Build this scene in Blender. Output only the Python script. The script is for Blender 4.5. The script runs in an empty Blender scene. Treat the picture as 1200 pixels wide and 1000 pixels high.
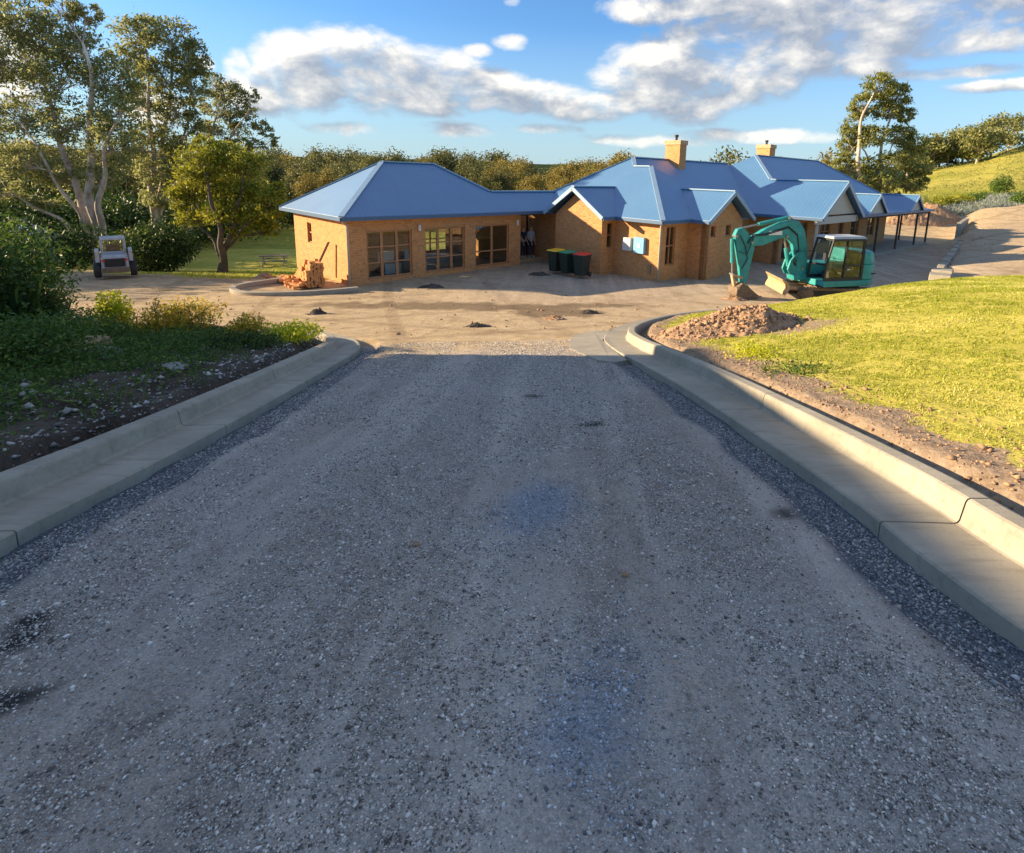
import bpy, bmesh, math, random
import numpy as np
from mathutils import Vector, Matrix
SC=bpy.context.scene; COL=SC.collection
RNG=np.random.default_rng(7); random.seed(7)
R=math.radians
# ------------------------------------------------------------------ camera
F=639.14; CX=667.69; CY=330.33
PITCH=R(11.009); ROLL=R(1.628)
fwd=np.array([0,math.cos(PITCH),-math.sin(PITCH)]); up0=np.array([0,math.sin(PITCH),math.cos(PITCH)]); rt0=np.array([1.,0,0])
rt=math.cos(ROLL)*rt0+math.sin(ROLL)*up0; upv=math.cos(ROLL)*up0-math.sin(ROLL)*rt0
def ray(px,py):
    v=fwd*F+rt*(px-CX)-upv*(py-CY); return v/v[1]
def at(px,py,Y): return ray(px,py)*Y
cam=bpy.data.cameras.new('camera'); cob=bpy.data.objects.new('camera',cam); COL.objects.link(cob); SC.camera=cob
cam.sensor_width=36; cam.lens=F/1200*36; cam.shift_x=-(CX-600)/1200; cam.shift_y=(CY-500)/1200
cam.clip_start=.05; cam.clip_end=9000
cob.matrix_world=Matrix(((rt[0],upv[0],-fwd[0],0),(rt[1],upv[1],-fwd[1],0),(rt[2],upv[2],-fwd[2],0),(0,0,0,1)))
# ------------------------------------------------------------------ helpers
def tag(o,label=None,cat=None,group=None,kind=None):
    if label:o['label']=label
    if cat:o['category']=cat
    if group:o['group']=group
    if kind:o['kind']=kind
    return o
def empty(name,loc=(0,0,0),rz=0):
    o=bpy.data.objects.new(name,None); COL.objects.link(o); o.location=loc; o.rotation_euler=(0,0,rz); o.empty_display_size=.2; return o
def link(name,me,parent=None,mat=None,smooth=False):
    o=bpy.data.objects.new(name,me); COL.objects.link(o)
    if mat is not None:
        for m in (mat if isinstance(mat,(list,tuple)) else [mat]): me.materials.append(m)
    if parent is not None: o.parent=parent
    if smooth: me.polygons.foreach_set('use_smooth',np.ones(len(me.polygons),bool))
    return o
def np_mesh(name,V,Fc,attr=None,uv=None):
    """V (n,3), Fc (m,k) array of equal-size faces; attr dict of per-vertex colours (n,4)"""
    V=np.asarray(V,np.float32); Fc=np.asarray(Fc,np.int32)
    me=bpy.data.meshes.new(name); m,k=Fc.shape
    me.vertices.add(len(V)); me.vertices.foreach_set('co',V.ravel())
    me.loops.add(m*k); me.loops.foreach_set('vertex_index',Fc.ravel())
    me.polygons.add(m); me.polygons.foreach_set('loop_start',np.arange(0,m*k,k,dtype=np.int32)); me.polygons.foreach_set('loop_total',np.full(m,k,np.int32))
    if attr:
        for n,a in attr.items():
            at_=me.color_attributes.new(n,'FLOAT_COLOR','POINT'); at_.data.foreach_set('color',np.asarray(a,np.float32).ravel())
    me.update(calc_edges=True); me.validate(); return me
def _h(ix,iy,s):
    n=(ix*374761393+iy*668265263+s*982451653)&0xFFFFFFFF
    n=((n^(n>>13))*1274126177)&0xFFFFFFFF
    return ((n^(n>>16))&0xFFFF)/65535.
def vnoise(x,y,s=0):
    x=np.asarray(x,float);y=np.asarray(y,float)
    ix=np.floor(x).astype(np.int64);iy=np.floor(y).astype(np.int64);fx=x-ix;fy=y-iy
    fx=fx*fx*(3-2*fx);fy=fy*fy*(3-2*fy)
    a=_h(ix,iy,s);b=_h(ix+1,iy,s);c=_h(ix,iy+1,s);d=_h(ix+1,iy+1,s)
    return (a*(1-fx)+b*fx)*(1-fy)+(c*(1-fx)+d*fx)*fy
def fbm(x,y,o=4,s=0):
    r=0;a=.5;t=0
    for i in range(o): r=r+a*vnoise(x*2**i+i*17.3,y*2**i-i*9.1,s+i);t+=a;a*=.5
    return r/t
def sst(a,b,x):
    t=np.clip((np.asarray(x,float)-a)/(b-a),0,1); return t*t*(3-2*t)
class MB:
    """collects polygons of one mesh"""
    def __init__(s): s.v=[];s.f=[];s.uv=[]
    def poly(s,pts,uv=None):
        i=len(s.v); s.v+= [tuple(map(float,p)) for p in pts]; s.f.append(list(range(i,i+len(pts)))); s.uv.append(uv)
    def hull(s,bot,top):
        """prism between two loops of points"""
        i=len(s.v);n=len(bot); s.v+=[tuple(map(float,p)) for p in bot]+[tuple(map(float,p)) for p in top]
        s.f.append(list(range(i+n-1,i-1,-1)));s.uv.append(None);s.f.append(list(range(i+n,i+2*n)));s.uv.append(None)
        for k in range(n):
            q=(k+1)%n; s.f.append([i+k,i+q,i+n+q,i+n+k]);s.uv.append(None)
    def box(s,lo,hi,M=None):
        x0,y0,z0=lo;x1,y1,z1=hi
        b=[(x0,y0,z0),(x1,y0,z0),(x1,y1,z0),(x0,y1,z0)];t=[(x,y,z1) for x,y,_ in b]
        if M is not None: b=[M@Vector(p) for p in b];t=[M@Vector(p) for p in t]
        s.hull(b,t)
    def beam(s,p,q,w,h,up=(0,0,1)):
        p=Vector(p);q=Vector(q);d=(q-p).normalized();r=d.cross(Vector(up))
        if r.length<1e-4:r=d.cross(Vector((1,0,0)))
        r.normalize();u=r.cross(d)
        c=[r*w/2+u*h/2,-r*w/2+u*h/2,-r*w/2-u*h/2,r*w/2-u*h/2]
        s.hull([p+a for a in c],[q+a for a in c])
    def tube(s,pts,rad,n=8,cap=True):
        pts=[Vector(p) for p in pts]
        if not isinstance(rad,(list,tuple)): rad=[rad]*len(pts)
        i0=len(s.v);ref=None
        for k,p in enumerate(pts):
            d=(pts[min(k+1,len(pts)-1)]-pts[max(k-1,0)]).normalized()
            if ref is None: ref=d.orthogonal().normalized()
            ref=(ref-d*ref.dot(d)).normalized();b=d.cross(ref)
            for j in range(n):
                a=2*math.pi*j/n; s.v.append(tuple(p+(ref*math.cos(a)+b*math.sin(a))*rad[k]))
        for k in range(len(pts)-1):
            for j in range(n):
                a=i0+k*n+j;b_=i0+k*n+(j+1)%n; s.f.append([a,b_,b_+n,a+n]);s.uv.append(None)
        if cap:
            s.f.append([i0+j for j in range(n)][::-1]);s.uv.append(None); e=i0+(len(pts)-1)*n;s.f.append([e+j for j in range(n)]);s.uv.append(None)
    def ext(s,poly,a,b,M=None):
        """extrude a 2-D (x,z) outline from y=a to y=b, optional matrix"""
        p=[Vector((x,a,z)) for x,z in poly];q=[Vector((x,b,z)) for x,z in poly]
        if M is not None:p=[M@v for v in p];q=[M@v for v in q]
        s.hull(p,q)
    def build(s,name,mat,parent=None,smooth=False,bevel=0,off=None):
        me=bpy.data.meshes.new(name)
        vv=s.v
        if off is not None: vv=[(a-off[0],b-off[1],c-off[2]) for a,b,c in s.v]
        me.from_pydata(vv,[],s.f)
        if any(u is not None for u in s.uv):
            l=me.uv_layers.new(name='UVMap');k=0
            for f,u in zip(s.f,s.uv):
                for j in range(len(f)):
                    l.data[k].uv=u[j] if u is not None else (0,0)
                    k+=1
        bm=bmesh.new();bm.from_mesh(me)
        if not any(u is not None for u in s.uv): bmesh.ops.recalc_face_normals(bm,faces=bm.faces)
        bm.to_mesh(me);bm.free()
        o=link(name,me,parent,mat,smooth)
        if bevel:
            m=o.modifiers.new('bevel','BEVEL');m.width=bevel;m.segments=2;m.limit_method='ANGLE'
        return o
def copy_tree(o,parent=None):
    c=o.copy();COL.objects.link(c);c.parent=parent
    for ch in list(o.children): copy_tree(ch,c)
    return c
# ------------------------------------------------------------------ materials
class NT:
    def __init__(s,t): s.t=t
    def n(s,typ,**k):
        x=s.t.nodes.new(typ)
        for a,b in k.items():
            if a=='inp':
                for i,v in b.items():
                    if hasattr(v,'bl_idname') or isinstance(v,bpy.types.NodeSocket): s.t.links.new(v,x.inputs[i])
                    else: x.inputs[i].default_value=v
            else: setattr(x,a,b)
        return x
    def m(s,op,a,b=None,c=None,clamp=False):
        x=s.n('ShaderNodeMath',operation=op);x.use_clamp=clamp
        for i,v in enumerate((a,b,c)):
            if v is None:continue
            if isinstance(v,bpy.types.NodeSocket): s.t.links.new(v,x.inputs[i])
            else:x.inputs[i].default_value=v
        return x.outputs[0]
    def mix(s,f,a,b,blend='MIX'):
        x=s.n('ShaderNodeMix',data_type='RGBA',blend_type=blend)
        for i,v in ((0,f),(6,a),(7,b)):
            if isinstance(v,bpy.types.NodeSocket): s.t.links.new(v,x.inputs[i])
            elif i==0:x.inputs[0].default_value=v
            else:x.inputs[i].default_value=(*v,1) if len(v)==3 else v
        return x.outputs[2]
    def noise(s,vec,scale,detail=4,rough=.55,dist=0):
        x=s.n('ShaderNodeTexNoise');x.inputs['Scale'].default_value=scale;x.inputs['Detail'].default_value=detail;x.inputs['Roughness'].default_value=rough;x.inputs['Distortion'].default_value=dist
        if vec is not None:s.t.links.new(vec,x.inputs['Vector'])
        return x.outputs['Fac']
    def ramp(s,f,a,b):
        x=s.n('ShaderNodeMapRange');x.clamp=True;s.t.links.new(f,x.inputs[0]);x.inputs[1].default_value=a;x.inputs[2].default_value=b;return x.outputs[0]
def mat(name,fn=None,col=(.5,.5,.5),rough=.6,metal=0,var=.12,vscale=6,bump=0,bscale=40,spec=.5):
    m=bpy.data.materials.new(name);m.use_nodes=True;t=NT(m.node_tree);b=m.node_tree.nodes['Principled BSDF']
    b.inputs['Roughness'].default_value=rough;b.inputs['Metallic'].default_value=metal;b.inputs['Specular IOR Level'].default_value=spec
    L=m.node_tree.links
    tc=t.n('ShaderNodeTexCoord').outputs['Object']
    if fn: fn(t,b,tc,L);return m
    nz=t.noise(tc,vscale,5)
    c=t.mix(t.ramp(nz,.3,.7),tuple(x*(1-var) for x in col),tuple(min(1,x*(1+var)) for x in col))
    L.new(c,b.inputs['Base Color'])
    if bump:
        bn=t.n('ShaderNodeBump');bn.inputs['Strength'].default_value=bump;bn.inputs['Distance'].default_value=.02;L.new(t.noise(tc,bscale,4),bn.inputs['Height']);L.new(bn.outputs[0],b.inputs['Normal'])
    return m
def attr(t,n):
    x=t.n('ShaderNodeAttribute');x.attribute_name=n;return x
def sep(t,s_):
    x=t.n('ShaderNodeSeparateColor');t.t.links.new(s_,x.inputs[0]);return x.outputs
def bumpn(t,b,L,h,strength,dist):
    bn=t.n('ShaderNodeBump');bn.inputs['Strength'].default_value=strength;bn.inputs['Distance'].default_value=dist
    L.new(h,bn.inputs['Height']);L.new(bn.outputs[0],b.inputs['Normal'])
def m_ground(t,b,tc,L):
    # attribute zone: r = sandy dirt, g = loose blue-grey gravel, b = dark wet mud
    z=sep(t,attr(t,'zone').outputs['Color'])
    n1=t.noise(tc,.55,6,.6);n2=t.noise(tc,4,6,.65);n3=t.noise(tc,38,3,.6)
    v=t.n('ShaderNodeTexVoronoi',feature='F1');v.inputs['Scale'].default_value=95;L.new(tc,v.inputs['Vector'])
    v2=t.n('ShaderNodeTexVoronoi',feature='F1');v2.inputs['Scale'].default_value=44;L.new(tc,v2.inputs['Vector'])
    vc=sep(t,v.outputs['Color']); vc2=sep(t,v2.outputs['Color'])
    # compacted crushed rock: brown-grey fines with pale chips
    fines=t.mix(t.ramp(n2,.3,.7),(.31,.245,.19),(.50,.405,.325))
    fines=t.mix(t.ramp(n1,.42,.62),fines,(.48,.41,.35))
    fines=t.mix(t.m('MULTIPLY',t.ramp(n3,.50,.70),.6),fines,(.17,.135,.11))
    chip=t.mix(vc[1],(.22,.20,.175),(.68,.62,.55))
    stony=t.ramp(t.m('ADD',t.m('MULTIPLY',vc[0],.5),t.m('MULTIPLY',t.noise(tc,1.7,5,.7),1.0)),.58,.92)
    dist=t.ramp(v.outputs['Distance'],.62,.35)
    road=t.mix(t.m('MULTIPLY',stony,dist),fines,chip)
    big=t.m('MULTIPLY',t.ramp(vc2[0],.93,.95),t.ramp(v2.outputs['Distance'],.5,.36))
    road=t.mix(big,road,(.38,.37,.35))
    # patches of dark red-brown earth
    mp=t.n('ShaderNodeMapping');mp.inputs['Scale'].default_value=(1.6,.45,1);L.new(tc,mp.inputs[0])
    pt=t.ramp(t.noise(mp.outputs[0],1.3,5,.6,.4),.60,.72)
    road=t.mix(t.m('MULTIPLY',pt,.55),road,(.24,.165,.125))
    # wheel-worn streaks down the drive
    mp2=t.n('ShaderNodeMapping');mp2.inputs['Scale'].default_value=(2.2,.12,1);mp2.inputs['Rotation'].default_value=(0,0,R(-8.9));L.new(tc,mp2.inputs[0])
    st=t.ramp(t.noise(mp2.outputs[0],1.1,4,.55),.48,.68)
    road=t.mix(t.m('MULTIPLY',st,.8),road,(.66,.56,.465))
    # sandy dirt of the yard
    sand=t.mix(t.ramp(n2,.28,.72),(.42,.30,.17),(.62,.475,.29))
    sand=t.mix(t.ramp(n3,.62,.78),sand,(.17,.11,.07))
    sand=t.mix(t.m('MULTIPLY',t.ramp(t.noise(tc,.9,7,.72,.3),.52,.66),.55),sand,(.25,.165,.085))
    sand=t.mix(t.m('MULTIPLY',t.ramp(t.noise(tc,2.3,6,.7),.54,.68),.7),sand,(.66,.53,.35))
    for ro,ps in ((0.35,2.1),(-.5,5.3),(1.25,9.1)):
        mq=t.n('ShaderNodeMapping');mq.inputs['Rotation'].default_value=(0,0,ro);mq.inputs['Location'].default_value=(0,ps,0);L.new(tc,mq.inputs[0]);
        wq=t.n('ShaderNodeTexWave',wave_type='BANDS',bands_direction='Y');wq.inputs['Scale'].default_value=.085;wq.inputs['Distortion'].default_value=2.2;wq.inputs['Detail'].default_value=1;wq.inputs['Detail Scale'].default_value=.25;L.new(mq.outputs[0],wq.inputs['Vector'])
        sand=t.mix(t.m('MULTIPLY',t.m('MULTIPLY',t.ramp(wq.outputs['Fac'],.965,.99),t.ramp(n2,.35,.6)),.55),sand,(.24,.16,.09))
    c=t.mix(z[0],road,sand)
    gravel=t.mix(vc[2],(.075,.085,.10),(.22,.24,.27))
    c=t.mix(t.m('SUBTRACT',1.,attr(t,'zone').outputs['Alpha']),c,t.mix(vc[2],(.20,.23,.265),(.35,.385,.43)))
    c=t.mix(z[1],c,gravel)
    c=t.mix(z[2],c,t.mix(z[0],(.05,.043,.036),(.13,.085,.045)))
    L.new(c,b.inputs['Base Color']);b.inputs['Roughness'].default_value=.93;b.inputs['Specular IOR Level'].default_value=.25
    hh=t.m('ADD',t.m('MULTIPLY',t.m('SUBTRACT',1.,v.outputs['Distance']),.6),t.m('ADD',t.m('MULTIPLY',n3,.5),t.m('MULTIPLY',n2,1.2)))
    bumpn(t,b,L,hh,.9,.03)
def m_lawn(t,b,tc,L):
    z=sep(t,attr(t,'zone').outputs['Color'])
    n1=t.noise(tc,.8,5,.6);n2=t.noise(tc,9,4,.65)
    g=t.mix(t.ramp(n1,.35,.65),(.36,.33,.05),(.54,.45,.10));g=t.mix(t.ramp(n2,.5,.75),g,(.22,.25,.02))
    s_=t.mix(t.ramp(n2,.3,.7),(.20,.14,.09),(.38,.28,.19))
    c=t.mix(t.ramp(t.m('ADD',z[0],t.m('MULTIPLY',t.m('SUBTRACT',n2,.5),1.0)),.40,.60),g,s_)
    L.new(c,b.inputs['Base Color']);b.inputs['Roughness'].default_value=.95;b.inputs['Specular IOR Level'].default_value=.1
    bumpn(t,b,L,n2,.8,.04)
def m_soil(t,b,tc,L):
    n1=t.noise(tc,1.5,5,.6);n2=t.noise(tc,14,5,.7)
    c=t.mix(t.ramp(n1,.35,.65),(.055,.038,.026),(.15,.115,.085));c=t.mix(t.ramp(n2,.55,.75),c,(.22,.19,.16))
    L.new(c,b.inputs['Base Color']);b.inputs['Roughness'].default_value=.95;b.inputs['Specular IOR Level'].default_value=.15
    bumpn(t,b,L,t.m('ADD',n2,n1),1,.06)
def m_field(t,b,tc,L):
    n1=t.noise(tc,.035,6,.6);n2=t.noise(tc,.4,5,.7);n3=t.noise(tc,3,4,.7)
    z=sep(t,attr(t,'zone').outputs['Color'])
    c=t.mix(t.ramp(n1,.38,.62),(.27,.27,.04),(.44,.38,.085));c=t.mix(t.ramp(n2,.5,.72),c,(.12,.155,.02))
    c=t.mix(t.ramp(n3,.55,.8),c,(.26,.24,.07))
    c=t.mix(z[0],c,(.025,.045,.012))
    c=t.mix(z[1],c,(.36,.25,.15))
    c=t.mix(t.m('MULTIPLY',z[2],t.ramp(n2,.3,.6)),c,(.22,.24,.20))
    L.new(c,b.inputs['Base Color']);b.inputs['Roughness'].default_value=1;b.inputs['Specular IOR Level'].default_value=.05
    bumpn(t,b,L,t.m('ADD',n2,n3),.8,.25)
def m_conc(t,b,tc,L):
    n1=t.noise(tc,2.2,5,.6);n2=t.noise(tc,60,3,.6)
    mp=t.n('ShaderNodeMapping');mp.inputs['Scale'].default_value=(1.5,9,9);L.new(tc,mp.inputs[0])
    n3=t.noise(mp.outputs[0],2,4,.6)
    c=t.mix(t.ramp(n1,.3,.7),(.295,.265,.205),(.41,.365,.285));c=t.mix(t.m('MULTIPLY',t.ramp(n3,.5,.75),.45),c,(.17,.15,.115));c=t.mix(t.m('MULTIPLY',t.ramp(n2,.6,.8),.4),c,(.13,.12,.10));c=t.mix(t.m('MULTIPLY',t.ramp(t.noise(tc,.9,6,.7,.5),.58,.70),.5),c,(.20,.15,.10))
    L.new(c,b.inputs['Base Color']);b.inputs['Roughness'].default_value=.85;b.inputs['Specular IOR Level'].default_value=.3
    bumpn(t,b,L,t.m('ADD',n2,n1),.25,.01)
def m_brick(t,b,tc,L):
    uv=t.n('ShaderNodeUVMap').outputs[0]
    br=t.n('ShaderNodeTexBrick');L.new(uv,br.inputs['Vector']);br.inputs['Scale'].default_value=1
    br.inputs['Brick Width'].default_value=.24;br.inputs['Row Height'].default_value=.086;br.inputs['Mortar Size'].default_value=.010;br.inputs['Mortar Smooth'].default_value=.3;br.inputs['Bias'].default_value=-.2
    br.inputs['Color1'].default_value=(.62,.27,.09,1);br.inputs['Color2'].default_value=(.40,.15,.048,1);br.inputs['Mortar'].default_value=(.47,.37,.24,1)
    n=t.noise(tc,1.3,5,.6);n2=t.noise(tc,11,3,.6)
    c=t.mix(t.ramp(n,.35,.7),br.outputs['Color'],(.60,.285,.105));c=t.mix(t.m('MULTIPLY',t.ramp(n2,.5,.75),.6),c,(.27,.12,.045))
    c=t.mix(t.m('MULTIPLY',t.ramp(t.noise(tc,5,3,.5),.52,.7),.4),c,(.68,.36,.15))
    L.new(c,b.inputs['Base Color']);b.inputs['Roughness'].default_value=.85;b.inputs['Specular IOR Level'].default_value=.2
    bumpn(t,b,L,br.outputs['Fac'],.4,-.008)
def m_roof(t,b,tc,L):
    uv=t.n('ShaderNodeUVMap').outputs[0];sx=t.n('ShaderNodeSeparateXYZ');L.new(uv,sx.inputs[0])
    w=t.m('SINE',t.m('MULTIPLY',sx.outputs[0],2*math.pi/.19))
    n=t.noise(tc,.7,4,.6)
    c=t.mix(t.ramp(n,.3,.7),(.034,.152,.325),(.052,.182,.36))
    c=t.mix(t.m('MULTIPLY',t.ramp(w,-.2,-.9),.18),c,(.04,.115,.23))
    L.new(c,b.inputs['Base Color']);b.inputs['Roughness'].default_value=.5;b.inputs['Specular IOR Level'].default_value=.8;b.inputs['Coat Weight'].default_value=1.;b.inputs['Coat Roughness'].default_value=.62;b.inputs['Coat IOR'].default_value=1.9
    bumpn(t,b,L,w,.25,.012)
def m_leaf(c1,c2,c3,trans=.35,rough=.55):
    def fn(t,b,tc,L):
        a=sep(t,attr(t,'lf').outputs['Color'])
        c=t.mix(t.ramp(a[0],0,1),c1,c2);c=t.mix(t.ramp(a[1],.7,1.),c,c3)
        L.new(c,b.inputs['Base Color']);b.inputs['Roughness'].default_value=rough;b.inputs['Specular IOR Level'].default_value=.3
        tr=t.n('ShaderNodeBsdfTranslucent');L.new(c,tr.inputs[0]);mx=t.n('ShaderNodeMixShader');mx.inputs[0].default_value=trans
        L.new(b.outputs[0],mx.inputs[1]);L.new(tr.outputs[0],mx.inputs[2])
        o=[x for x in t.t.nodes if x.bl_idname=='ShaderNodeOutputMaterial'][0];L.new(mx.outputs[0],o.inputs[0])
    return fn
def m_bark(t,b,tc,L):
    mp=t.n('ShaderNodeMapping');mp.inputs['Scale'].default_value=(3,3,.8);L.new(tc,mp.inputs[0])
    n=t.noise(mp.outputs[0],2,5,.65)
    c=t.mix(t.ramp(n,.35,.6),(.56,.46,.36),(.30,.225,.165));c=t.mix(t.ramp(t.noise(tc,.5,3),.5,.7),c,(.66,.58,.48))
    L.new(c,b.inputs['Base Color']);b.inputs['Roughness'].default_value=.85
    bumpn(t,b,L,n,.6,.03)
def m_glass(t,b,tc,L):
    b.inputs['Base Color'].default_value=(.01,.012,.015,1);b.inputs['Roughness'].default_value=.04
    tr=t.n('ShaderNodeBsdfTransparent');tr.inputs[0].default_value=(.88,.92,.92,1)
    gl=t.n('ShaderNodeBsdfGlossy');gl.inputs['Roughness'].default_value=.03
    fr=t.n('ShaderNodeLayerWeight');fr.inputs[0].default_value=.5
    mx=t.n('ShaderNodeMixShader');L.new(t.m('ADD',t.m('MULTIPLY',t.m('POWER',fr.outputs['Facing'],3.),.6),.05,clamp=True),mx.inputs[0]);L.new(tr.outputs[0],mx.inputs[1]);L.new(gl.outputs[0],mx.inputs[2])
    o=[x for x in t.t.nodes if x.bl_idname=='ShaderNodeOutputMaterial'][0];L.new(mx.outputs[0],o.inputs[0])
def m_teal(t,b,tc,L):
    n=t.noise(tc,3,5,.65);n2=t.noise(tc,22,4,.7)
    c=t.mix(t.ramp(n,.3,.7),(.006,.20,.205),(.02,.37,.36));c=t.mix(t.m('MULTIPLY',t.ramp(n2,.52,.66),.7),c,(.17,.15,.11))
    c=t.mix(t.m('MULTIPLY',t.ramp(n,.62,.75),.6),c,(.25,.21,.15))
    L.new(c,b.inputs['Base Color']);L.new(t.m('ADD',.35,t.m('MULTIPLY',n2,.3)),b.inputs['Roughness'])
def m_rust(t,b,tc,L):
    n=t.noise(tc,5,5,.65)
    c=t.mix(t.ramp(n,.35,.65),(.42,.25,.12),(.58,.39,.22));c=t.mix(t.ramp(t.noise(tc,18,4),.6,.75),c,(.25,.12,.05))
    L.new(c,b.inputs['Base Color']);b.inputs['Roughness'].default_value=.8
M=dict(
 ground=mat('gravel_and_dirt',m_ground),lawn=mat('lawn_turf',m_lawn),soil=mat('garden_soil',m_soil),field=mat('pasture',m_field),
 conc=mat('concrete',m_conc),brick=mat('brick',m_brick),roof=mat('blue_roof_steel',m_roof),bark=mat('gum_bark',m_bark),
 darkbark=mat('dark_bark',col=(.10,.075,.055),rough=.9,var=.3,bump=.6),
 glass=mat('window_glass',m_glass),teal=mat('teal_paint',m_teal),rust=mat('rusty_steel',m_rust),
 gutter=mat('gutter_paint',col=(.055,.12,.22),rough=.45,var=.06),
 trim=mat('roof_trim',col=(.24,.36,.48),rough=.4,var=.06),cream=mat('cream_boards',col=(.50,.46,.38),rough=.6,var=.06),
 timber=mat('stained_timber',col=(.42,.19,.075),rough=.5,var=.2,vscale=9),dark=mat('dark_rubber',col=(.028,.027,.026),rough=.75,var=.3),
 steel=mat('grey_steel',col=(.32,.32,.31),rough=.4,metal=.7,var=.1),black=mat('black_plastic',col=(.02,.021,.023),rough=.5,var=.1),
 mudtrack=mat('muddy_track',col=(.19,.135,.085),rough=.9,var=.35,vscale=12,bump=.6,bscale=30),
 white=mat('white_paint',col=(.75,.75,.73),rough=.45,var=.04),grey=mat('grey_paint',col=(.42,.43,.435),rough=.45,var=.15,vscale=5),
 binb=mat('dark_green_plastic',col=(.02,.035,.028),rough=.45,var=.1),yel=mat('yellow_lid',col=(.80,.52,.02),rough=.45,var=.05),
 grn=mat('green_lid',col=(.015,.28,.14),rough=.45,var=.05),red=mat('red_lid',col=(.62,.035,.025),rough=.45,var=.05),
 meter=mat('meter_grey',col=(.62,.63,.60),rough=.5,var=.04),mblue=mat('meter_blue',col=(.16,.38,.62),rough=.5,var=.05),
 inner=mat('interior_wall',col=(.30,.26,.21),rough=.9,var=.1),floorm=mat('interior_floor',col=(.18,.12,.07),rough=.6,var=.15),
 pebble=mat('crushed_stone',lambda t,b,tc,L:(L.new(t.mix(sep(t,attr(t,'lf').outputs['Color'])[1],t.mix(sep(t,attr(t,'lf').outputs['Color'])[0],(.11,.095,.08),(.88,.80,.70)),t.mix(sep(t,attr(t,'lf').outputs['Color'])[0],(.13,.155,.19),(.58,.65,.74))),b.inputs['Base Color']),b.inputs['Roughness'].__setattr__('default_value',.85))),
 clod=mat('clay_clods',col=(.36,.22,.125),rough=.95,var=.35,vscale=7,bump=.8,bscale=25),
 darkclod=mat('dark_clods',col=(.075,.06,.05),rough=.95,var=.35,vscale=7,bump=.8,bscale=25),
 rock=mat('rock',col=(.30,.28,.25),rough=.9,var=.35,vscale=5,bump=.8,bscale=18),
 skin=mat('skin',col=(.52,.33,.25),rough=.6,var=.04),cloth1=mat('dark_cloth',col=(.03,.032,.045),rough=.9,var=.15),cloth2=mat('pale_grey_shirt',col=(.42,.43,.46),rough=.9,var=.06),
 hair=mat('grey_hair',col=(.25,.22,.19),rough=.8,var=.1),shoe=mat('pale_shoes',col=(.6,.6,.58),rough=.6,var=.05),
 gum=mat('gum_leaves',m_leaf((.15,.175,.06),(.35,.35,.12),(.52,.48,.19),.5)),
 gum2=mat('gum_leaves_pale',m_leaf((.15,.18,.05),(.34,.35,.09),(.48,.43,.13),.5)),
 lime=mat('yellow_green_leaves',m_leaf((.17,.195,.018),(.34,.33,.028),(.48,.42,.05),.4)),
 dkleaf=mat('dark_leaves',m_leaf((.018,.042,.010),(.055,.10,.018),(.16,.21,.03),.25)),
 mid=mat('mid_leaves',m_leaf((.045,.095,.016),(.11,.19,.03),(.24,.29,.05),.3)),
 ylw=mat('bright_leaves',m_leaf((.42,.48,.02),(.68,.66,.03),(.8,.68,.05),.5)),
 orng=mat('gold_leaves',m_leaf((.34,.31,.025),(.60,.46,.04),(.58,.22,.05),.45)),
 grassb=mat('grass_blades',m_leaf((.24,.28,.025),(.50,.50,.07),(.70,.62,.22),.4)),
 greyg=mat('blue_grey_grass',m_leaf((.16,.19,.15),(.25,.28,.24),(.34,.35,.28),.2)),
 wood=mat('far_wood_leaves',m_leaf((.065,.080,.024),(.16,.16,.045),(.30,.26,.075),.35)),
 woody=mat('far_wood_leaves_gold',m_leaf((.16,.135,.03),(.31,.245,.05),(.42,.32,.08),.35)),
)
# ------------------------------------------------------------------ terrain
c9,s9=math.cos(R(8.9)),math.sin(R(8.9))
def to_st(x,y): return x*c9+y*s9,-x*s9+y*c9
def to_xy(s,t): return s*c9-t*s9,s*s9+t*c9
def hprof(t):
    t=np.asarray(t,float);u=np.clip((t-11)/10,0,1)
    z=-1.6-.1626*np.clip(t,-5,11)-1.626*(u-u*u/2)
    return z+.05*np.clip(-5-t,0,30)*.5
LT=np.array([(-3.05,-3),(-2.85,2),(-2.77,3.3),(-2.62,4.5),(-2.5,6),(-2.42,7.5),(-2.36,9),(-2.34,10.1),(-2.48,10.9),(-2.85,11.8),(-3.5,12.45),(-4.4,12.75),(-5.6,12.85)])
RT=np.array([(2.2,-3),(2.33,1.7),(2.46,3),(2.52,4.5),(2.54,6.5),(2.44,8.5),(2.38,9.5),(2.50,11),(3.05,12.5),(4.1,13.9),(5.6,15.0),(8,15.9)])
def sL(t): return np.interp(t,np.r_[LT[:,1],13.0],np.r_[LT[:,0],-60.])
def sR(t): return np.interp(t,np.r_[RT[:,1],16.6,17.],np.r_[RT[:,0],14.,300.])
B0=np.array([14.9,22.4]);BD=np.array([.61,.792])
def terrace(x,y):
    d=(x-B0[0])*BD[1]-(y-B0[1])*BD[0]      # metres to the right of the terrace edge
    return d
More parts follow.
